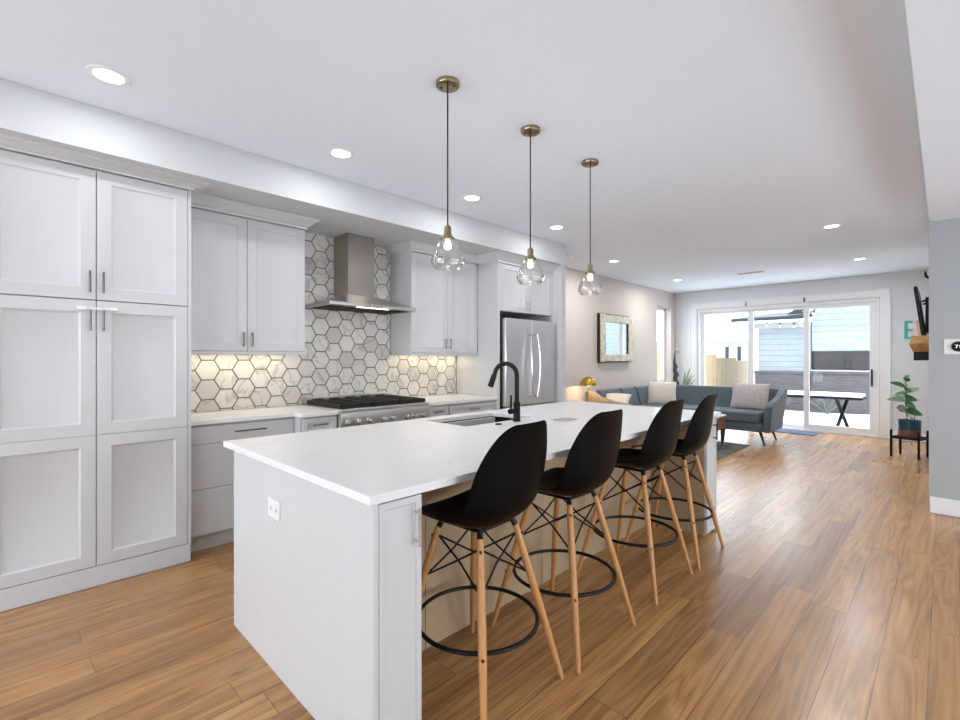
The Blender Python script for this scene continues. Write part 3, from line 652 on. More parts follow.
pendant(-1.805, 1.588, 'brass and clear glass pendant light over island, nearest and largest of three')
pendant(-1.812, 2.270, 'brass and clear glass pendant light over island, middle one of three')
pendant(-1.806, 2.945, 'brass and clear glass pendant light over island, farthest of three')
# ------------------------------------------------------------------ bar stools (forward = -x)
def stool(cx, cy, label):
    t = thing('bar_stool', label, 'stool', (cx, cy, 0), 'bar stools at the island')
    zs = .680
    # (forward, height, half width, edge lift, edge exponent) from the front lip to the top of the back
    prof = [(.236, .010, .168, .002), (.226, .030, .196, .008), (.18, .028, .214, .026), (.11, .012, .228, .044), (.03, .0, .238, .056), (-.06, -.002, .246, .064), (-.135, .010, .250, .068), (-.186, .048, .252, .068),
            (-.212, .11, .252, .062), (-.222, .18, .248, .052), (-.229, .25, .236, .040), (-.236, .31, .210, .028), (-.246, .365, .172, .016), (-.258, .402, .136, .007), (-.271, .420, .096, .002)]
    n = len(prof)-1
    def shell(u, vv):
        i = min(int(vv*n+1e-9), n); f, z, hw, lf = prof[i]; s = u*2-1
        a = prof[max(i-1, 0)]; b = prof[min(i+1, n)]; tf, tz = b[0]-a[0], b[1]-a[1]; L = math.hypot(tf, tz)
        nf, nz = tz/L, -tf/L                                     # normal pointing up / forward
        k = abs(s)**2.4*lf
        return (cx-(f+nf*k), cy+s*hw*(1-.06*abs(s)**4*(lf/.11)), zs+z+nz*k)
    MB().grid(shell, 14, n).build('seat_shell', M['plastic'], t, sub=2, solid=.006, smooth=180)
    top, foot = .112, .252; zt = .655; legs = []
    for sx in (-1, 1):
        for sy in (-1, 1):
            P0 = Vector((cx+sx*top, cy+sy*top, zt)); P1 = Vector((cx+sx*foot, cy+sy*foot, 0))
            q = lambda k: tuple(P0+(P1-P0)*k)
            lg = MB().tube([q(0), q(.01), q(.30), q(.62), q(.99), q(1)], [.011, .0135, .0165, .0155, .0105, .009], 14).build('leg', M['beech'], t); legs.append((lg, (sx, sy)))
    at = lambda sx, sy, z: Vector((cx+sx*(top+(foot-top)*(zt-z)/zt), cy+sy*(top+(foot-top)*(zt-z)/zt), z))
    m = MB()
    for a, b in (((1, 1), (1, -1)), ((1, -1), (-1, -1)), ((-1, -1), (-1, 1)), ((-1, 1), (1, 1))):
        for p, q in ((a, b), (b, a)):
            A = at(*p, .615)*1; B = at(*q, .455); o2 = Vector((cx, cy, 0))
            A = o2+(A-o2)*.93; A.z = .615; B = o2+(B-o2)*.945; B.z = .455
            mid = (A+B)/2; mid = mid+(Vector((cx, cy, mid.z))-mid)*.10
            m.tube([tuple(A), tuple(mid), tuple(B)], .0042, 8)
    m.build('brace', M['black'], t)
    m = MB()
    for sx in (-1, 1):
        for sy in (-1, 1):
            A = at(sx, sy, .60); m.tube([tuple(at(sx, sy, .648)), (cx+sx*.105, cy+sy*.105, .668), (cx+sx*.10, cy+sy*.10, .688)], [.0125, .0115, .009], 10)
        m.tube([(cx+sx*.10, cy-.10, .676), (cx+sx*.10, cy+.10, .676)], .008, 8); m.tube([(cx-.10, cy+sx*.10, .676), (cx+.10, cy+sx*.10, .676)], .008, 8)
    m.build('seat_mount', M['black'], t)
    zr = .275; rr = math.sqrt(2)*(top+(foot-top)*(zt-zr)/zt)-.026
    MB().torus((cx, cy, zr), rr, .0085, 56, 10).build('foot_ring', M['black'], t)
    for lg, (sx, sy) in legs:
        for z in (zr, .615):
            A = at(sx, sy, z); d_ = Vector((sx, sy, 0)).normalized()
            sub_of(MB().cyl(tuple(A+d_*.012), tuple(A+d_*.020), .006, n=10).build('bolt', M['nickel'], t), lg)
    return t
st = stool(-1.362, 1.97, 'black plastic shell bar stool with beech legs, second from the camera at island')
dup(st, (-1.375, 1.372, 0), 'black plastic shell bar stool with beech legs, nearest to the camera at island', math.radians(4))
dup(st, (-1.37, 2.745, 0), 'black plastic shell bar stool with beech legs, third from the camera at island')
dup(st, (-1.368, 3.335, 0), 'black plastic shell bar stool with beech legs, farthest from the camera at island end', math.radians(2))
# ------------------------------------------------------------------ right wall: thermostat
t = thing('thermostat', 'round black thermostat on white square plate on near right wall', 'thermostat', (.02, 5.65, 1.37))
MB().box(-.008, .165, 5.650, 5.6585, 1.376, 1.505).build('back_plate', M['trim'], t, bevel=.006, seg=3)
MB().tube([(.080, 5.6478, 1.44), (.080, 5.632, 1.44), (.080, 5.626, 1.44)], [.043, .043, .041], 40).build('dial_ring', M['black'], t)
MB().tube([(.080, 5.6258, 1.44), (.080, 5.6235, 1.44)], [.039, .039], 40).build('display', M['screen'], t)
wd_ = emit('display_digits', (1, 1, 1, 1), 1.2)
m = MB(); yy = 5.6233                     # the digits 71
dx_ = .052
m.box(dx_+.008, dx_+.026, yy-.0008, yy, 1.450, 1.454).hexa([(dx_+.011, yy-.0008, 1.427), (dx_+.0155, yy-.0008, 1.427), (dx_+.0155, yy, 1.427), (dx_+.011, yy, 1.427), (dx_+.0215, yy-.0008, 1.450), (dx_+.026, yy-.0008, 1.450), (dx_+.026, yy, 1.450), (dx_+.0215, yy, 1.450)])
m.box(dx_+.036, dx_+.0405, yy-.0008, yy, 1.427, 1.454).box(dx_+.031, dx_+.036, yy-.0008, yy, 1.446, 1.4495)
m.build('digits', wd_, t)
# ------------------------------------------------------------------ living room: right wall pieces
t = thing('television', 'black flat television tilted on wall mount, seen edge-on beside grey wall corner', 'television', (-.22, 7.95, 1.6))
x0, z0, x1, z1 = -.196, 1.60, -.262, 2.175
nx, nz = (z1-z0), -(x1-x0); L = math.hypot(nx, nz); nx, nz = nx/L*.032, nz/L*.032
a, b = 7.45, 8.45
MB().hexa([(x0, a, z0), (x0+nx, a, z0+nz), (x0+nx, b, z0+nz), (x0, b, z0), (x1, a, z1), (x1+nx, a, z1+nz), (x1+nx, b, z1+nz), (x1, b, z1)]).build('casing', M['black'], t, bevel=.004)
MB().hexa([(x0-.0015, a+.01, z0+.01), (x0-.0002, a+.01, z0+.01), (x0-.0002, b-.01, z0+.01), (x0-.0015, b-.01, z0+.01), (x1-.0015, a+.01, z1-.01), (x1-.0002, a+.01, z1-.01), (x1-.0002, b-.01, z1-.01), (x1-.0015, b-.01, z1-.01)]).build('screen', M['screen'], t)
MB().box(-.165, -.102, 7.62, 8.28, 1.645, 2.06).tube([(-.118, 7.75, 2.05), (-.20, 7.75, 2.02)], .012).tube([(-.118, 8.15, 2.05), (-.20, 8.15, 2.02)], .012).tube([(-.118, 7.75, 1.78), (-.17, 7.75, 1.76)], .012).tube([(-.118, 8.15, 1.78), (-.17, 8.15, 1.76)], .012).build('wall_mount', M['black'], t)
tag(MB().tube([(-.103, 7.9, 2.30), (-.13, 7.9, 2.31), (-.165, 7.9, 2.34), (-.172, 7.9, 2.40)], [.012, .014, .016, .010], 10).build('wall_hook', M['black']), 'small black hook on wall above the television', 'hook')
t = thing('wall_shelf', 'faceted wooden wall planter with black base below the television', 'wall shelf', (-.2, 7.45, 1.31))
MB().hexa([(-.262, 7.36, 1.415), (-.103, 7.34, 1.415), (-.103, 7.56, 1.415), (-.262, 7.54, 1.415), (-.295, 7.32, 1.50), (-.103, 7.30, 1.50), (-.103, 7.60, 1.50), (-.295, 7.58, 1.50)]).hexa([(-.295, 7.32, 1.50), (-.103, 7.30, 1.50), (-.103, 7.60, 1.50), (-.295, 7.58, 1.50), (-.275, 7.36, 1.60), (-.103, 7.36, 1.60), (-.103, 7.54, 1.60), (-.275, 7.54, 1.60)]).add([(-.262, 7.36, 1.415), (-.103, 7.34, 1.415), (-.103, 7.30, 1.50), (-.103, 7.36, 1.60), (-.275, 7.36, 1.60), (-.295, 7.32, 1.50), (-.20, 7.262, 1.515)], [(0, 1, 6), (1, 2, 6), (2, 3, 6), (3, 4, 6), (4, 5, 6), (5, 0, 6)]).build('faceted_box', M['oakwood'], t, smooth=5)
MB().box(-.258, -.103, 7.37, 7.53, 1.315, 1.4145).build('base_box', M['screen'], t, bevel=.003)
tag(MB().box(-.135, -.102, 8.9, 9.0, 1.05, 2.4).build('wall_strip', M['black'], bevel=.003), 'tall narrow black strip on wall behind the television', 'strip')
# letter E print on the back wall
t = thing('letter_art', 'square pastel print with turquoise letter E on wall right of glass doors', 'art print', (-.37, YB-.02, 1.62))
ey = YB-.002
MB().box(-.478, -.215, ey-.02, ey, 1.64, 1.955).build('board', M['board'], t, bevel=.002)
MB().box(-.470, -.425, ey-.023, ey-.0202, 1.65, 1.945).box(-.425, -.37, ey-.023, ey-.0202, 1.905, 1.945).box(-.425, -.37, ey-.023, ey-.0202, 1.775, 1.812).box(-.425, -.37, ey-.023, ey-.0202, 1.65, 1.688).build('letter', M['turq'], t)
MB().hexa([(-.30, ey-.023, 1.65), (-.27, ey-.023, 1.65), (-.27, ey-.0202, 1.65), (-.30, ey-.0202, 1.65), (-.335, ey-.023, 1.945), (-.295, ey-.023, 1.945), (-.295, ey-.0202, 1.945), (-.335, ey-.0202, 1.945)]).build('letter_stroke', M['tanprint'], t)
# ------------------------------------------------------------------ plant on stand
px, py = -.345, 8.64
t = thing('plant_stand', 'low black wooden plant stand with four legs near glass doors', 'plant stand', (px, py, 0))
for sx, sy in ((-1, -1), (1, -1), (1, 1), (-1, 1)): MB().box(px+sx*.145-.012, px+sx*.145+.012, py+sy*.145-.012, py+sy*.145+.012, .001, .365).build('leg', M['black'], t, bevel=.003)
m = MB(); m.box(px-.133, px+.133, py-.011, py+.011, .251, .275); m.box(px-.011, px+.011, py-.133, py+.133, .251, .275)
for s_2 in (-1, 1): m.box(px-.133, px+.133, py+s_2*.145-.009, py+s_2*.145+.009, .246, .275); m.box(px+s_2*.145-.009, px+s_2*.145+.009, py-.133, py+.133, .246, .275)
m.build('cross_rail', M['black'], t, bevel=.002)
t.rotation_euler[2] = -.28
t = thing('potted_plant', 'young rubber plant with variegated leaves in teal and brown pot on black stand', 'plant', (px, py, .276))
MB().lathe([(0, .0), (.112, .0), (.116, .006), (.119, .095)], (px, py, .276), 36).build('pot_base', M['terracotta'], t)
MB().lathe([(.119, .0955), (.122, .225), (.110, .225), (.108, .20), (0, .20)], (px, py, .276), 36).build('pot', M['teal'], t)
MB().lathe([(0, .203), (.107, .203), (.107, .2005)], (px, py, .276), 24).build('soil', M['soil'], t)
def leaf(m, base, dirv, L, wd, droop, roll=0):
    b = Vector(base); d = Vector(dirv).normalized(); sd = d.cross(Vector((0, 0, 1))).normalized(); up = sd.cross(d); rm = Matrix.Rotation(roll, 3, d); sd = rm @ sd; up = rm @ up
    def fn(u, v):
        s = (u-.5)*2; k = math.sin(math.pi*min(1, v*.97+.03))**.7*wd*(1-.25*v)
        return b+d*(L*v)+sd*(s*k)+up*(abs(s)*k*.25)+Vector((0, 0, -droop*v*v))
    m.grid(fn, 4, 8)
st_pts = [(px-.02, py, .47), (px-.035, py-.01, .66), (px-.03, py-.01, .86), (px-.035, py-.015, 1.05)]
MB().tube(st_pts, [.006, .0055, .005, .004], 8).tube([(px+.05, py+.03, .47), (px+.055, py+.02, .60)], [.005, .004], 8).build('stem', M['stem'], t)
Rv = (.71, .704); Fv = (-.704, .711)          # leaves fan out roughly across the room
def dr(a, b, c): return (Rv[0]*a+Fv[0]*b, Rv[1]*a+Fv[1]*b, c)
k = 0
for (z, a, b, c, L, wd, dp) in ((.47, -.3, -.7, -.1, .17, .05, .05), (.50, .8, -.6, .05, .2, .05, .06), (.52, -.9, -.3, .1, .25, .04, .04), (.56, .9, .2, .25, .18, .05, .06), (.58, .3, -.9, .2, .15, .055, .07), (.62, -1, .1, -.05, .28, .032, .04), (.63, .9, -.4, .35, .16, .045, .05), (.68, -.5, -.6, .5, .13, .05, .05), (.70, 1, .1, .2, .26, .03, .03), (.72, .3, -.5, .5, .11, .045, .04), (.76, -1, 0, .15, .27, .028, .03), (.78, .5, .8, .5, .13, .045, .04), (.82, -.3, -.5, 1.0, .10, .035, .02), (.83, .4, -.3, 1.3, .11, .035, .01), (.50, .2, .9, .2, .2, .05, .06), (.66, -.2, .9, .3, .2, .045, .05)):
    m = MB(); leaf(m, (px-.033, py-.012, .476+(z-.40)*1.3), dr(a, b, c+.35), L*.92, wd*1.45, dp*1.6, (.9 if a > 0 else -.9)+.3*math.sin(k*2.3)); m.build('leaf', M['leaf2'] if k % 3 == 2 else M['leaf'], t, solid=.0015, smooth=180); k += 1
# ------------------------------------------------------------------ sofa
t = thing('sectional_sofa', 'blue grey fabric corner sofa with dark legs in front of glass doors', 'sofa', (-3.1, 8.3, 0))
sx0, sxr, syb = -4.12, -1.86, 8.98
def rb(m, x0, x1, y0, y1, z0, z1): return m.box(x0, x1, y0, y1, z0, z1)
rb(MB(), sx0+.04, -3.30, 6.68, 8.12, .20, .335).box(sx0+.04, -1.99, 8.13, 8.90, .20, .335).build('base_frame', M['sofa'], t, bevel=.02, seg=3)
MB().box(sx0+.20, -3.29, 6.78, 8.09, .34, .50).build('seat_cushion', M['sofa'], t, bevel=.035, seg=4)
MB().box(-3.27, -2.02, 8.10, 8.76, .34, .50).build('seat_cushion', M['sofa'], t, bevel=.035, seg=4)
MB().box(sx0+.20, -3.275, 8.11, 8.76, .34, .50).build('seat_cushion', M['sofa'], t, bevel=.035, seg=4)
def back(pts, wd_x=None): pass
# left run back and far run back lean outwards
MB().hexa([(sx0+.05, 6.70, .33), (sx0+.22, 6.70, .33), (sx0+.22, 8.98, .33), (sx0+.05, 8.98, .33), (sx0, 6.86, .81), (sx0+.12, 6.86, .81), (sx0+.12, 8.98, .81), (sx0, 8.98, .81)]).build('backrest', M['sofa'], t, bevel=.03, seg=4)
MB().hexa([(sx0+.23, 8.76, .33), (-1.97, 8.76, .33), (-1.95, 8.93, .33), (sx0+.23, 8.93, .33), (sx0+.13, 8.87, .835), (-1.92, 8.87, .845), (-1.88, 8.99, .845), (sx0+.13, 8.99, .835)]).build('backrest', M['sofa'], t, bevel=.03, seg=4)
MB().tube([(sx0+.225, 8.05, .50), (sx0+.15, 8.05, .78), (sx0+.10, 8.05, .82)], .008, 8).tube([(sx0+.225, 7.5, .50), (sx0+.15, 7.5, .78), (sx0+.10, 7.5, .82)], .008, 8).build('piping', M['sofa_pipe'], t)
# arms: swept side profile
def arm(fn, nm): MB().prism([(8.14, .20), (8.90, .20), (8.985, .835), (8.86, .845), (8.66, .74), (8.42, .685), (8.20, .66), (8.10, .60), (8.10, .40)], fn, 0, 1).build(nm, M['sofa'], t, bevel=.022, seg=3)
arm(lambda y, z, k: (-1.985+.105*k+(z-.2)*.10, y, z), 'arm')
MB().prism([(-4.08, .20), (-3.28, .20), (-3.24, .42), (-3.27, .585), (-3.36, .625), (-3.62, .655), (-3.88, .715), (-4.0, .80), (-4.12, .81)], lambda x, z, k: (x, 6.56+.11*k-(z-.2)*.08+.05, z), 0, 1).build('arm', M['sofa'], t, bevel=.022, seg=3)
for x, y in ((-2.03, 8.20), (-2.03, 8.84), (-2.55, 8.20), (-3.36, 6.74), (-4.02, 6.74), (-4.02, 8.84)):
    ox = .07 if x > -2.2 else 0
    MB().tube([(x, y, .205), (x+ox, y-(.03 if y < 8.5 else -.03), 0)], [.024, .012], 12).build('leg', M['darkleg'], t)
for (x, z) in ((-3.3, .64), (-2.75, .64)): MB().lathe([(0, 0), (.014, .004), (.012, .012), (0, .014)], (x, 8.80, z)).build('button', M['sofa_pipe'], t)
def pillow(name, label, c, w_, h_, th, rot, mat):
    def fn(sgn):
        def f(u, v):
            a, b = u*2-1, v*2-1; k = max(0, (1-a*a)*(1-b*b))**.45
            pin = 1-.07*(abs(a)**3*(1-abs(b)**2)*0+ (1-abs(a)**2)*abs(b)**6*.5)
            return Vector((a*w_/2*(1-.05*(1-b*b)*abs(a)**6), sgn*th/2*k, b*h_/2*(1-.05*(1-a*a)*abs(b)**6)))
        return f
    m = MB(); m.grid(fn(1), 16, 16); m.grid(fn(-1), 16, 16)
    me_o = m.build(name, M[mat], origin=(0, 0, 0), smooth=180)
    me_o.location = c; me_o.rotation_euler = rot
    bm = bmesh.new(); bm.from_mesh(me_o.data); bmesh.ops.remove_doubles(bm, verts=bm.verts, dist=.0015); bmesh.ops.recalc_face_normals(bm, faces=bm.faces); bm.to_mesh(me_o.data); bm.free()
    return tag(me_o, label, 'pillow')
pillow('throw_pillow', 'plain cream square pillow standing in the corner of blue grey sofa', (-3.68, 8.44, .70), .50, .43, .15, (math.radians(-14), 0, math.radians(24)), 'cream')
pillow('throw_pillow', 'speckled stone grey pillow leaning at right arm of sofa', (-2.29, 8.64, .71), .58, .45, .15, (math.radians(-15), 0, math.radians(-4)), 'greyp')
pillow('throw_pillow', 'small cream pillow lying against near arm of sofa beside gold lamp', (-3.74, 6.88, .655), .42, .32, .14, (math.radians(-48), 0, math.radians(8)), 'cream')
def thr(u, v):
    # a throw draped across the near arm of the sofa
    x = -4.06+.70*u; cur = [(-4.12, .81), (-4.0, .80), (-3.88, .715), (-3.62, .655), (-3.36, .625), (-3.27, .585)]
    top = next(z0+(z1-z0)*(x-x0)/(x1-x0) for (x0, z0), (x1, z1) in zip(cur, cur[1:]) if x <= x1)+.012
    yo = lambda z: 6.61-(z-.2)*.08; w_ = .003*math.sin(u*31)+.003*math.sin(u*13+1)
    L = [(yo(.40)-.012, .40+.01*math.sin(u*9)), (yo(.5)-.012, .50), (yo(top)-.012, top-.018), (yo(top)+.02, top+.004), (yo(top)+.09, top+.004), (yo(top)+.122, top-.018), (yo(top)+.128, top-.06)]
    y, z = L[min(int(v*6+1e-9), 6)]
    return (x, y-abs(w_) if v < .5 else y+abs(w_), z+w_*.5 if .4 < v < .7 else z)
tag(MB().grid(thr, 30, 6).build('throw_blanket', M['tan'], solid=.006, sub=1, smooth=180), 'tan throw blanket draped over near arm of blue grey sofa beside gold lamp', 'blanket')
# ------------------------------------------------------------------ side table, lamp
lx, ly = -3.95, 6.385
t = thing('side_table', 'small round side table holding the gold lamp beside sofa', 'side table', (lx, ly, 0))
MB().lathe([(0, .505), (.16, .505), (.165, .51), (.165, .523), (.16, .527), (0, .527)], (lx, ly, 0), 36).build('table_top', M['walnut'], t)
for q in range(3):
    a = 2*math.pi*q/3+.4; MB().tube([(lx+.10*math.cos(a), ly+.10*math.sin(a), .506), (lx+.14*math.cos(a), ly+.14*math.sin(a), 0)], [.014, .009], 10).build('leg', M['darkleg'], t)
t = thing('table_lamp', 'gold dome table lamp glowing against wall beside sofa', 'lamp', (lx, ly, .5275))
MB().lathe([(0, 0), (.085, 0), (.085, .012), (.03, .018), (0, .018)], (lx, ly, .5275), 32).build('base', M['gold'], t)
MB().cyl((lx, ly, .545), (lx, ly, 1.03), .007, n=12).build('stem', M['gold'], t)
dome = [(.132*math.cos(a), .918+.135*math.sin(a)) for a in [math.pi/2*i/10 for i in range(11)]]
MB().lathe(dome+[(r*.965, z-.004) for r, z in dome[::-1]], (lx, ly, 0), 40).build('lamp_shade', M['gold'], t)
MB().lathe([(0, .90), (.02, .91), (.028, .935), (.02, .96), (.012, .985), (0, .985)], (lx+.001, ly, 0), 20).build('bulb', M['bulb'], t)
d = bpy.data.lights.new('table_lamp_bulb', 'POINT'); d.energy = 20; d.color = (1, .76, .46); d.shadow_soft_size = .032
o = bpy.data.objects.new('table_lamp_bulb', d); COL.objects.link(o); o.parent = t; o.location = (.0, 0, .935-.5275)
# mirror
t = thing('wall_mirror', 'mirror in worn cream carved frame on living room wall above sofa', 'mirror', (XL, 7.6, 1.28))
a, b, z0, z1 = 7.04, 8.16, 1.275, 2.095; fwid = .135; fx1 = XL+.085
def rail(y0, y1, za, zb): return MB().box(XL+.0455, fx1, y0, y1, za, zb)
rail(a, a+fwid*1.1, z0, z1).build('frame_stile', M['cframe'], t, bevel=.014, seg=3); rail(b-fwid*1.1, b, z0, z1).build('frame_stile', M['cframe'], t, bevel=.014, seg=3)
rail(a+fwid*1.1-.002, b-fwid*1.1+.002, z1-fwid, z1-.008).build('frame_rail', M['cframe'], t, bevel=.014, seg=3); rail(a+fwid*1.1-.002, b-fwid*1.1+.002, z0+.008, z0+fwid).build('frame_rail', M['cframe'], t, bevel=.014, seg=3)
MB().box(XL+.001, XL+.045, a-.012, b+.004, z0-.010, z1+.010).build('frame_back', M['darkleg'], t, bevel=.004)
m = MB().box(XL+.002, fx1-.02, a+fwid*1.1, a+fwid*1.1+.014, z0+fwid, z1-fwid).box(XL+.002, fx1-.02, b-fwid*1.1-.014, b-fwid*1.1, z0+fwid, z1-fwid)
m.build('inner_lip', M['darkleg'], t)
for yy, zz in ((a+.065, z0+.07), (a+.065, z1-.07), (b-.065, z0+.07), (b-.065, z1-.07)): MB().tube([(fx1-.002, yy, zz), (fx1+.006, yy, zz), (fx1+.012, yy, zz)], [.05, .045, .02], 18).build('corner_rosette', M['cframe'], t)
MB().box(XL+.0455, XL+.049, a+.1, b-.1, z0+.1, z1-.1).build('glass', M['mirror'], t)
# coffee table, rug, doormat
tag(MB().box(-3.25, -2.13, 5.9, 8.02, .0005, .011).build('area_rug', M['rug'], bevel=.002), 'dark grey woven area rug under coffee table beside island end', 'rug')
t = thing('coffee_table', 'low coffee table with white top and walnut sides on dark rug', 'coffee table', (-2.8, 7.45, .0115))
MB().box(-3.12, -2.37, 7.18, 7.74, .458, .482).build('table_top', M['white_plastic'], t, bevel=.003)
MB().box(-3.11, -2.38, 7.19, 7.73, .27, .4575).build('box_body', M['walnut'], t, bevel=.003)
for x, y in ((-3.07, 7.23), (-2.42, 7.23), (-2.42, 7.69), (-3.07, 7.69)): MB().tube([(x, y, .271), (x, y, .0115)], [.02, .012], 10).build('leg', M['darkleg'], t)
tag(MB().box(-2.34, -1.60, 9.80, 10.22, .0005, .012).build('doormat', M['mat'], bevel=.004), 'dark blue doormat on floor in front of glass doors', 'doormat')
# potted succulent behind the sofa
qx, qy = -3.86, 9.75
t = thing('potted_succulent', 'tall dark cactus and strappy leaves in pot behind sofa corner', 'plant', (qx, qy, 0))
MB().lathe([(0, 0), (.15, 0), (.19, .42), (.18, .46), (.165, .46), (.16, .42), (0, .42)], (qx, qy, 0), 32).build('pot', M['teal'], t)
MB().lathe([(0, .425), (.158, .425), (.158, .421)], (qx, qy, 0), 24).build('soil', M['soil'], t)
cx_, cy_ = qx-.10, qy+.02
MB().tube([(cx_, cy_, .42), (cx_+.01, cy_, .7), (cx_+.012, cy_, .83), (cx_-.02, cy_, .92), (cx_+.012, cy_, 1.0), (cx_-.025, cy_, 1.09), (cx_-.01, cy_, 1.16), (cx_-.035, cy_, 1.26), (cx_-.03, cy_, 1.36), (cx_-.035, cy_, 1.45)], [.06, .065, .055, .045, .055, .042, .048, .03, .018, .006], 8).build('cactus_stem', M['cactus'], t)
for (dx, dy, L, top) in ((.06, -.03, .30, 1.08), (.14, .04, .34, 1.16), (.22, .02, .30, 1.02), (.10, -.06, .2, .98), (.26, -.05, .24, .93), (.16, .1, .3, 1.06), (.02, .06, .2, 1.0)):
    n_ = 8; p0 = Vector((qx+.03, qy, .42)); p1 = Vector((qx+.03+dx*.5, qy+dy*.5, top*.85)); p2 = Vector((qx+.06+dx, qy+dy, top))
    pts = [tuple(p0*(1-k)**2+p1*(2*k*(1-k))+p2*k*k) for k in [i/n_ for i in range(n_+1)]]
    MB().tube(pts, [.016, .02, .022, .022, .02, .017, .013, .008, .002], 6).build('leaf', M['leaf2'], t)
# ------------------------------------------------------------------ outdoors
GZ = -.12
def snowf(u, v):
    x, y = -18+36*u, -16+56*v
    return (x, y, GZ+.025*math.sin(x*1.7+y*.6)*math.sin(y*1.3)*(1 if y > 11 else 0)-(.0 if y > 10.7 else .03))  # lower under the house
struct(MB().grid(snowf, 72, 112).build('ground', M['snow'], smooth=180))
t = thing('wooden_fence', 'pale wooden board fence along left side of snowy yard', 'fence', (-5.2, 14, GZ))
for y0 in range(6, 20, 2):
    y1 = y0+1.98; zt = 1.50 if y0 < 14 else 1.50-.05*(y0-13); MB().box(-5.22, -5.19, y0, y1, GZ-.03, zt).build('board_panel', M['fence'], t)
    MB().box(-5.30, -5.225, y0-.05, y0+.04, GZ-.03, zt+.02).build('post', M['fence'], t)
YG = 15.6
t = thing('neighbour_garage', 'low pale blue sided garage with grey brick base and dark roof edge across yard', 'building', (-3, YG, GZ))
MB().box(-4.0, -2.62, YG, YG+4, GZ-.05, .93).build('brick_base', M['brick'], t)
MB().box(-4.02, -2.62, YG-.03, YG, .90, .97).build('sill_course', M['brick'], t)
MB().box(-3.98, -2.62, YG+.02, YG+4, .97, 2.34).build('siding_wall', M['siding'], t)
MB().box(-4.04, -3.90, YG-.01, YG+.10, .97, 2.30).build('corner_trim', M['trim'], t)
MB().box(-4.08, -2.62, YG-.02, YG+.05, 2.20, 2.36).build('frieze_board', M['siding2'], t)
MB().hexa([(-4.52, YG-.45, 2.40), (-2.70, YG-.45, 2.40), (-2.70, YG+4.2, 2.9), (-4.52, YG+4.2, 2.9), (-4.52, YG-.45, 2.50), (-2.70, YG-.45, 2.50), (-2.70, YG+4.2, 3.0), (-4.52, YG+4.2, 3.0)]).build('roof', M['roof'], t)
MB().hexa([(-3.15, YG-.2, 2.56), (-2.72, YG-.2, 2.56), (-2.72, YG+.4, 2.62), (-3.15, YG+.4, 2.62), (-3.0, YG-.2, 2.68), (-2.72, YG-.2, 2.72), (-2.72, YG+.4, 2.75), (-3.0, YG+.4, 2.70)]).build('roof_cap', M['roof'], t)
t = thing('neighbour_house', 'tall pale sided house with grey brick base and wide dark window behind right glass door', 'building', (-1, YG, GZ))
MB().box(-2.60, 4, YG-.1, YG+5, GZ-.05, .93).build('brick_base', M['brick'], t)
MB().box(-2.61, 4, YG-.14, YG-.1, .92, .99).build('sill_course', M['brick'], t)
m = MB().box(-2.59, 4, YG-.08, YG+5, 1.535, 4.5).box(-1.22, 4, YG-.08, YG+5, .99, 1.535)
m.build('siding_wall', M['siding'], t)
w = MB().box(-2.585, -1.222, YG-.075, YG-.03, .992, 1.03).box(-2.585, -1.222, YG-.075, YG-.03, 1.50, 1.533).box(-2.585, -2.55, YG-.075, YG-.03, 1.03, 1.50).box(-1.257, -1.222, YG-.075, YG-.03, 1.03, 1.50).box(-1.92, -1.895, YG-.07, YG-.03, 1.03, 1.50).build('window', M['black'], t)
sub_of(MB().box(-2.55, -1.257, YG-.04, YG-.032, 1.03, 1.50).build('pane', M['dglass'], t), w)
MB().box(-2.60, -1.20, YG-.16, YG-.101, .99, 1.02).build('window_sill', M['siding2'], t)
t = thing('distant_house', 'white house with two narrow dark windows far beyond wooden fence', 'building', (-9.2, 30, GZ))
MB().box(-14.0, -8.0, 30, 36, GZ-.1, 2.2).build('wall', M['siding2'], t)
MB().box(-14.2, -7.8, 29.8, 36, 2.2, 2.42).build('roof', M['siding'], t)
for wx in (-9.15, -8.5): MB().box(wx-.09, wx+.09, 29.95, 29.999, 1.15, 2.0).build('window', M['roof'], t)
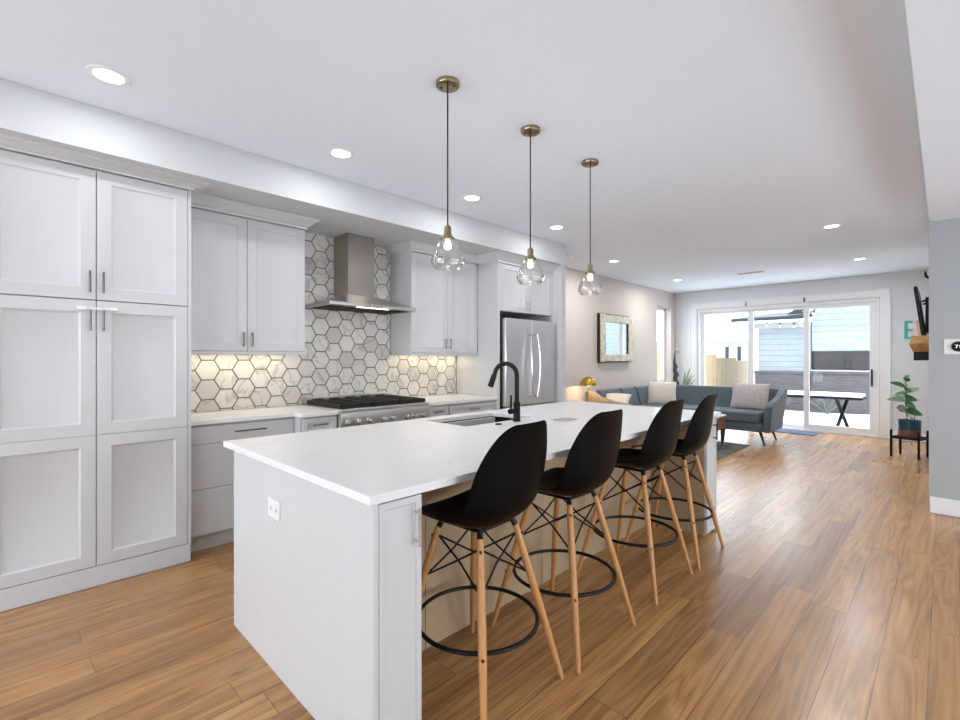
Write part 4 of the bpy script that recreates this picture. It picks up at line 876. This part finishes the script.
# snow covered table
by = 12.25
t = thing('picnic_table', 'long patio table with thick snow on top and crossed dark legs', 'table', (-2.0, by, GZ))
MB().box(-3.2, -1.16, by-.35, by+.35, .50, .545).build('table_top', M['black'], t, bevel=.004)
MB().box(-3.19, -1.17, by-.34, by+.34, .5455, .605).build('snow_layer', M['snow'], t, bevel=.025, seg=3)
for lx_ in (-1.52, -2.85):
    for s_3 in (-1, 1): MB().hexa([(lx_-.03+s_3*.07, by+s_3*.25-.03, GZ-.02), (lx_+.03+s_3*.07, by+s_3*.25-.03, GZ-.02), (lx_+.03+s_3*.07, by+s_3*.25+.03, GZ-.02), (lx_-.03+s_3*.07, by+s_3*.25+.03, GZ-.02),
                             (lx_-.03-s_3*.07, by-s_3*.22-.03, .4995), (lx_+.03-s_3*.07, by-s_3*.22-.03, .4995), (lx_+.03-s_3*.07, by-s_3*.22+.03, .4995), (lx_-.03-s_3*.07, by-s_3*.22+.03, .4995)]).build('leg', M['black'], t)
# string lights over the patio
t = thing('string_lights', 'string of small dark patio bulbs hanging outside the glass doors', 'string lights', (-3, 13, 2.2))
pts = [(-4.6, 10.47, 2.75), (-4.3, 12.0, 2.56), (-4.19, 13, 2.47), (-3.6, 13, 2.24), (-3.07, 13, 2.21), (-2.80, 13, 2.18), (-2.515, 13, 2.17), (-2.40, 13, 2.24), (-2.33, 13, 2.31), (-2.13, 13, 2.43), (-2.016, 13, 2.52), (-1.6, 13.6, 2.75), (-1.2, 15.51, 3.05)]
pts2 = [(-5.15, 13, 2.2), (-4.7, 13, 2.0), (-4.185, 13, 1.93), (-3.9, 13, 1.98)]
MB().tube(pts, .004, 6).build('wire', M['black'], t)
for p in pts[2:-2]:
    b_ = MB().cyl((p[0], p[1], p[2]-.05), (p[0], p[1], p[2]), .018, n=10).build('bulb_socket', M['black'], t)
    sub_of(MB().lathe([(0, -.115), (.024, -.10), (.03, -.08), (.018, -.05), (0, -.05)], p, 12).build('bulb', M['shade'], t), b_)
# frosted shrubs at the foot of the wall
for (x, sc, lb) in ((-3.35, 1.0, 'low frosted shrub at brick wall, left one seen under patio table'), (-2.2, 1.15, 'low frosted shrub at brick wall, right one seen under patio table')):
    m = MB(); rnd = random.Random(x)
    for q in range(60):
        a = rnd.uniform(0, 6.28); b_ = rnd.uniform(.1, .5)*sc; L = rnd.uniform(.25, .42)*sc
        m.tube([(x, YG-.45, GZ-.01), (x+b_*.5*math.cos(a), YG-.45+b_*.25*math.sin(a), GZ+L*.6), (x+b_*math.cos(a), YG-.45+.5*b_*math.sin(a), GZ+L)], [.008, .009, .003], 4)
    tag(m.build('shrub', M['shrub'], origin=(x, YG-.45, GZ)), lb, 'shrub')
for o in list(COL.objects):
    if '_o' in o: del o['_o']
